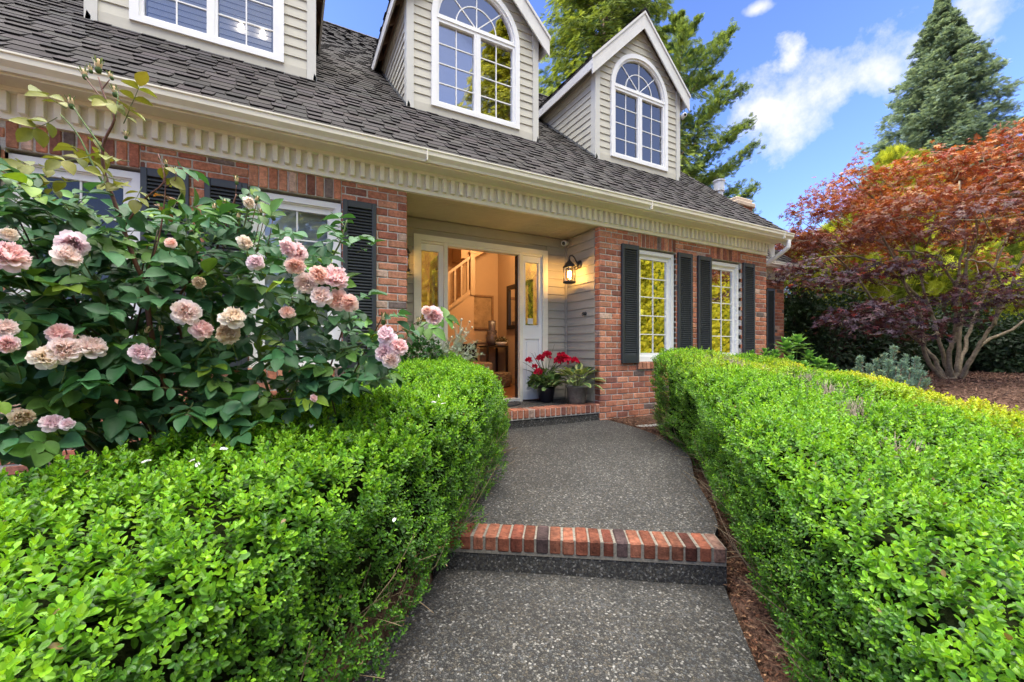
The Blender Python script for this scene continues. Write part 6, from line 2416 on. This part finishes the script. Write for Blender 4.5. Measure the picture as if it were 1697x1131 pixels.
YC = ((.18, .25, .03), (.46, .50, .05))
for i, (px, top, Z, rad) in enumerate(((1480, 255, 15.5, 1.25), (1522, 262, 15.9, 1.1), (1385, 375, 15.0, 1.2), (1432, 340, 16.2, 1.3), (1575, 330, 15.2, 1.3), (1630, 350, 16.2, 1.3), (1690, 315, 15.0, 1.4), (1335, 405, 14.6, 1.0), (1750, 330, 16.0, 1.4))):
    b = at(px, 600, Z)
    H = EZ + (HY - top) / CF * Z + .1
    thuja(('yellow-green conifer showing above the maple, taller of its pair', 'yellow-green conifer showing above the maple, shorter of its pair', 'yellow-green conifer glimpsed past the corner of the low roof', 'yellow-green conifer behind the left side of the maple', 'yellow-green conifer behind the middle of the maple stems', 'yellow-green conifer behind the thick maple stems', 'yellow-green conifer in the gap of the maple at the picture edge', 'narrow yellow-green conifer next to the wing gutter', 'yellow-green conifer just past the edge of the view')[i], (b[0], b[1], g0), H, rad, 1500, 60 + i, YC, 'yellow conifers behind the maple')

# dark evergreen shrubs in the shade under the maple
for i, (px, py, Z, rx, h, lab) in enumerate(((1375, 560, 12.0, 1.5, 2.3, 'dark rounded evergreen shrub beside the brick wing'), (1322, 560, 11.6, .75, 2.2, 'narrow dark shrub against the corner of the brick wing'), (1440, 590, 12.4, 1.5, 1.9, 'dark low evergreen shrub behind the blue pine'), (1660, 600, 12.4, 1.5, 1.5, 'dark glossy shrub behind the maple stems over the mulch'), (1600, 590, 13.4, 1.4, 1.9, 'dark shrub directly behind the fork of the maple'), (1730, 600, 12.2, 1.4, 1.7, 'dark glossy shrub at the end of the mulch bed'), (1520, 590, 13.2, 1.5, 2.0, 'dark shrub between the blue pine and the maple'))):
    b = at(px, 620, Z)
    o = thing('evergreen_shrub', lab, 'shrub', group='dark shrubs behind the maple')
    mb, sm = MB(), MB()
    c = A([b[0], b[1], .2 + h * .5])
    blob(mb, c, (rx, rx * .75, h * .62), 4200, .115, (.028, .060, .026), jit=.6, droop=.2, shell=.6, zmin=.15)
    mb.build('crown', M['leaf'], o)
    for k in range(12):
        t = c + rvec(1)[0] * A([rx, rx * .7, h * .5]) * .75
        tube(sm, curve([(b[0] + rng.uniform(-.2, .2), b[1], .0), (b[0], b[1], .6), t], 6), .025, 5, 0, (.08, .06, .04))
    sm.build('trunk', M['twig'], o)

# ---- the other side of the front garden, seen only in the window panes: a tall sunlit hedge row and two big conifers
th0 = thuja('tall sunlit yellow-green conifer of the row mirrored in the front windows', (4.5, -9.5, g0), 10.5, 1.45, 9000, 91, ((.30, .34, .02), (.66, .60, .05)), 'conifer row mirrored in the windows')
th0.name = 'screen_conifer'
for i in range(15):
    c_ = copy_tree(th0)
    c_.location = (1.7 * (i + 1), .35 * math.sin(i * 2.1) + .12 * i, 0)
    c_.rotation_euler = (0, 0, 0)
    c_.scale = (1, 1, 1 + .06 * math.sin(i * 1.7))
conifer('garden_conifer', 'tall conifer mirrored in the arched window of the middle dormer', (13.8, -15.0, g0), 25, cone(.36, .7), 240, 120, .6, ((.16, .20, .02), (.52, .52, .06)), .4, .1, FROND5, .08, .4, hang=.3, seed=21)
conifer('garden_conifer', 'tall conifer mirrored in the narrow glass beside the door', (2.0, -15.0, g0), 15, cone(.30, .7), 130, 100, .5, ((.10, .14, .03), (.32, .36, .08)), .45, .1, FROND5, .08, .4, hang=.4, seed=22)

# =================================================================== SKY, SUN, CAMERA
SUN = nrm(A([-0.86, 0.51, 0.0]))
EL = R(21.5)
wd = bpy.data.worlds.new('World')
S.world = wd
wd.use_nodes = True
nt = wd.node_tree
N, Lk = nt.nodes, nt.links
bg = N['Background']
sky = N.new('ShaderNodeTexSky')
sky.sky_type = 'NISHITA'
sky.sun_disc = False
sky.sun_elevation = EL
sky.sun_rotation = math.atan2(SUN[0], SUN[1])
sky.air_density = 1.0
sky.dust_density = 0.3
sky.ozone_density = 2.5
tc = N.new('ShaderNodeTexCoord')


def node(t, **k):
    n = N.new(t)
    for a, v in k.items():
        setattr(n, a, v)
    return n


def math_(op, a, b=None, c=None, clamp=False):
    n = node('ShaderNodeMath', operation=op, use_clamp=clamp)
    for i, x in enumerate((a, b, c)):
        if x is None:
            continue
        if isinstance(x, (int, float)):
            n.inputs[i].default_value = x
        else:
            Lk.new(x, n.inputs[i])
    return n.outputs[0]


def vdot(v, d):
    n = node('ShaderNodeVectorMath', operation='DOT_PRODUCT')
    Lk.new(v, n.inputs[0])
    n.inputs[1].default_value = tuple(d)
    return n.outputs['Value']


dirv = tc.outputs['Generated']
nz = node('ShaderNodeTexNoise')
nz.inputs['Scale'].default_value = 7.0
nz.inputs['Detail'].default_value = 8
nz.inputs['Roughness'].default_value = 0.62
Lk.new(dirv, nz.inputs['Vector'])
nz2 = node('ShaderNodeTexNoise')
nz2.inputs['Scale'].default_value = 2.2
nz2.inputs['Detail'].default_value = 9
nz2.inputs['Roughness'].default_value = 0.58
Lk.new(dirv, nz2.inputs['Vector'])


def cloud(px, py, wx, wy, tilt, amp):
    d = nrm(at(px, py, 1.0) - A([0, 0, EZ]))
    ax = nrm(np.cross(d, (0, 0, 1)))
    ay = np.cross(ax, d)
    a2 = ax * math.cos(tilt) + ay * math.sin(tilt)
    b2 = -ax * math.sin(tilt) + ay * math.cos(tilt)
    a_ = math_('MULTIPLY', vdot(dirv, a2), 1 / wx)
    b_ = math_('MULTIPLY', vdot(dirv, b2), 1 / wy)
    front = math_('GREATER_THAN', vdot(dirv, d), 0.3)
    r2 = math_('ADD', math_('MULTIPLY', a_, a_), math_('MULTIPLY', b_, b_))
    n = math_('MULTIPLY', math_('SUBTRACT', nz.outputs['Fac'], 0.5), amp)
    m = math_('SUBTRACT', 1.0, math_('ADD', math_('SQRT', r2), n))
    m = math_('MULTIPLY', m, front)
    return math_('MAXIMUM', m, 0.0)


m1 = cloud(1380, 140, .165, .080, R(9), 3.4)
m2 = cloud(1255, 15, .03, .013, 0, 3.0)
m3 = cloud(1310, 95, .030, .040, 0, 5.0)
m4 = cloud(1275, 185, .07, .04, 0, 3.6)
cm = math_('MAXIMUM', math_('MAXIMUM', m1, m2), math_('MAXIMUM', m3, m4))
cm = math_('MULTIPLY', math_('SMOOTH_MIN', math_('MULTIPLY', cm, 1.25), 0.95, 0.35), 1.0, None, True)
# the rest of the sky: bright cloud added overhead, out of view, to fill the shaded front
side_ = math_('MULTIPLY_ADD', vdot(dirv, (0.0, -1.0, 0.0)), 0.10, 0.0)
upm = math_('MULTIPLY_ADD', vdot(dirv, (0, 0, 1.0)), 3.0, -2.06)
big = math_('ADD', math_('ADD', side_, upm), math_('MULTIPLY', math_('SUBTRACT', nz2.outputs['Fac'], 0.5), 1.6))
big = math_('MULTIPLY', math_('ADD', big, -0.08), 3.0, None, True)
fill_veil = math_('MULTIPLY', math_('MULTIPLY_ADD', vdot(dirv, (0.1, -1.0, 0.0)), 0.9, 0.05, True), math_('MULTIPLY_ADD', nz2.outputs['Fac'], 1.6, -0.25, True))  # thin unseen cloud, added for pane reflections and front fill
cm = math_('MAXIMUM', cm, math_('MULTIPLY', fill_veil, 0.75))
mix = node('ShaderNodeMixRGB')
Lk.new(cm, mix.inputs[0])
tint_ = node('ShaderNodeMixRGB', blend_type='MULTIPLY')
tint_.inputs[0].default_value = 1.0
SKY_TINT = (0.70, 0.74, 1.10, 1)
tint_.inputs[2].default_value = SKY_TINT
Lk.new(sky.outputs[0], tint_.inputs[1])
Lk.new(tint_.outputs[0], mix.inputs[1])
CLOUD = 2.9
mix.inputs[2].default_value = (CLOUD, CLOUD * 1.0, CLOUD * 1.03, 1)
mix2 = node('ShaderNodeMixRGB')
Lk.new(big, mix2.inputs[0])
Lk.new(mix.outputs[0], mix2.inputs[1])
mix2.inputs[2].default_value = (25.0, 24.2, 22.5, 1)
Lk.new(mix2.outputs[0], bg.inputs['Color'])
bg.inputs['Strength'].default_value = 0.10

sl_ = bpy.data.lights.new('sun', 'SUN')
sl_.energy = 2.4
sl_.angle = R(0.5)
sl_.color = (1.0, 0.90, 0.72)
so = bpy.data.objects.new('sun', sl_)
COL.objects.link(so)
ts = A([SUN[0] * math.cos(EL), SUN[1] * math.cos(EL), math.sin(EL)])
so.rotation_euler = Vector(-ts).to_track_quat('-Z', 'Y').to_euler()
so.location = (-20, 18, 20)

cam = bpy.data.cameras.new('camera')
co = bpy.data.objects.new('camera', cam)
COL.objects.link(co)
cam.sensor_width = 36
cam.lens = 36 * CF / 1697
cam.shift_y = (HY - 565.5) / 1697
cam.clip_start = 0.02
cam.clip_end = 2000
co.location = (0, 0, EZ)
co.rotation_euler = (R(90), 0, -math.asin(CS))
S.camera = co
S.view_settings.view_transform = 'Standard'
S.view_settings.look = 'None'
S.view_settings.exposure = 2.0
S.view_settings.gamma = 1
S.cycles.max_bounces = 8
S.cycles.transparent_max_bounces = 16
S.cycles.sample_clamp_indirect = 6
S.cycles.use_denoising = True
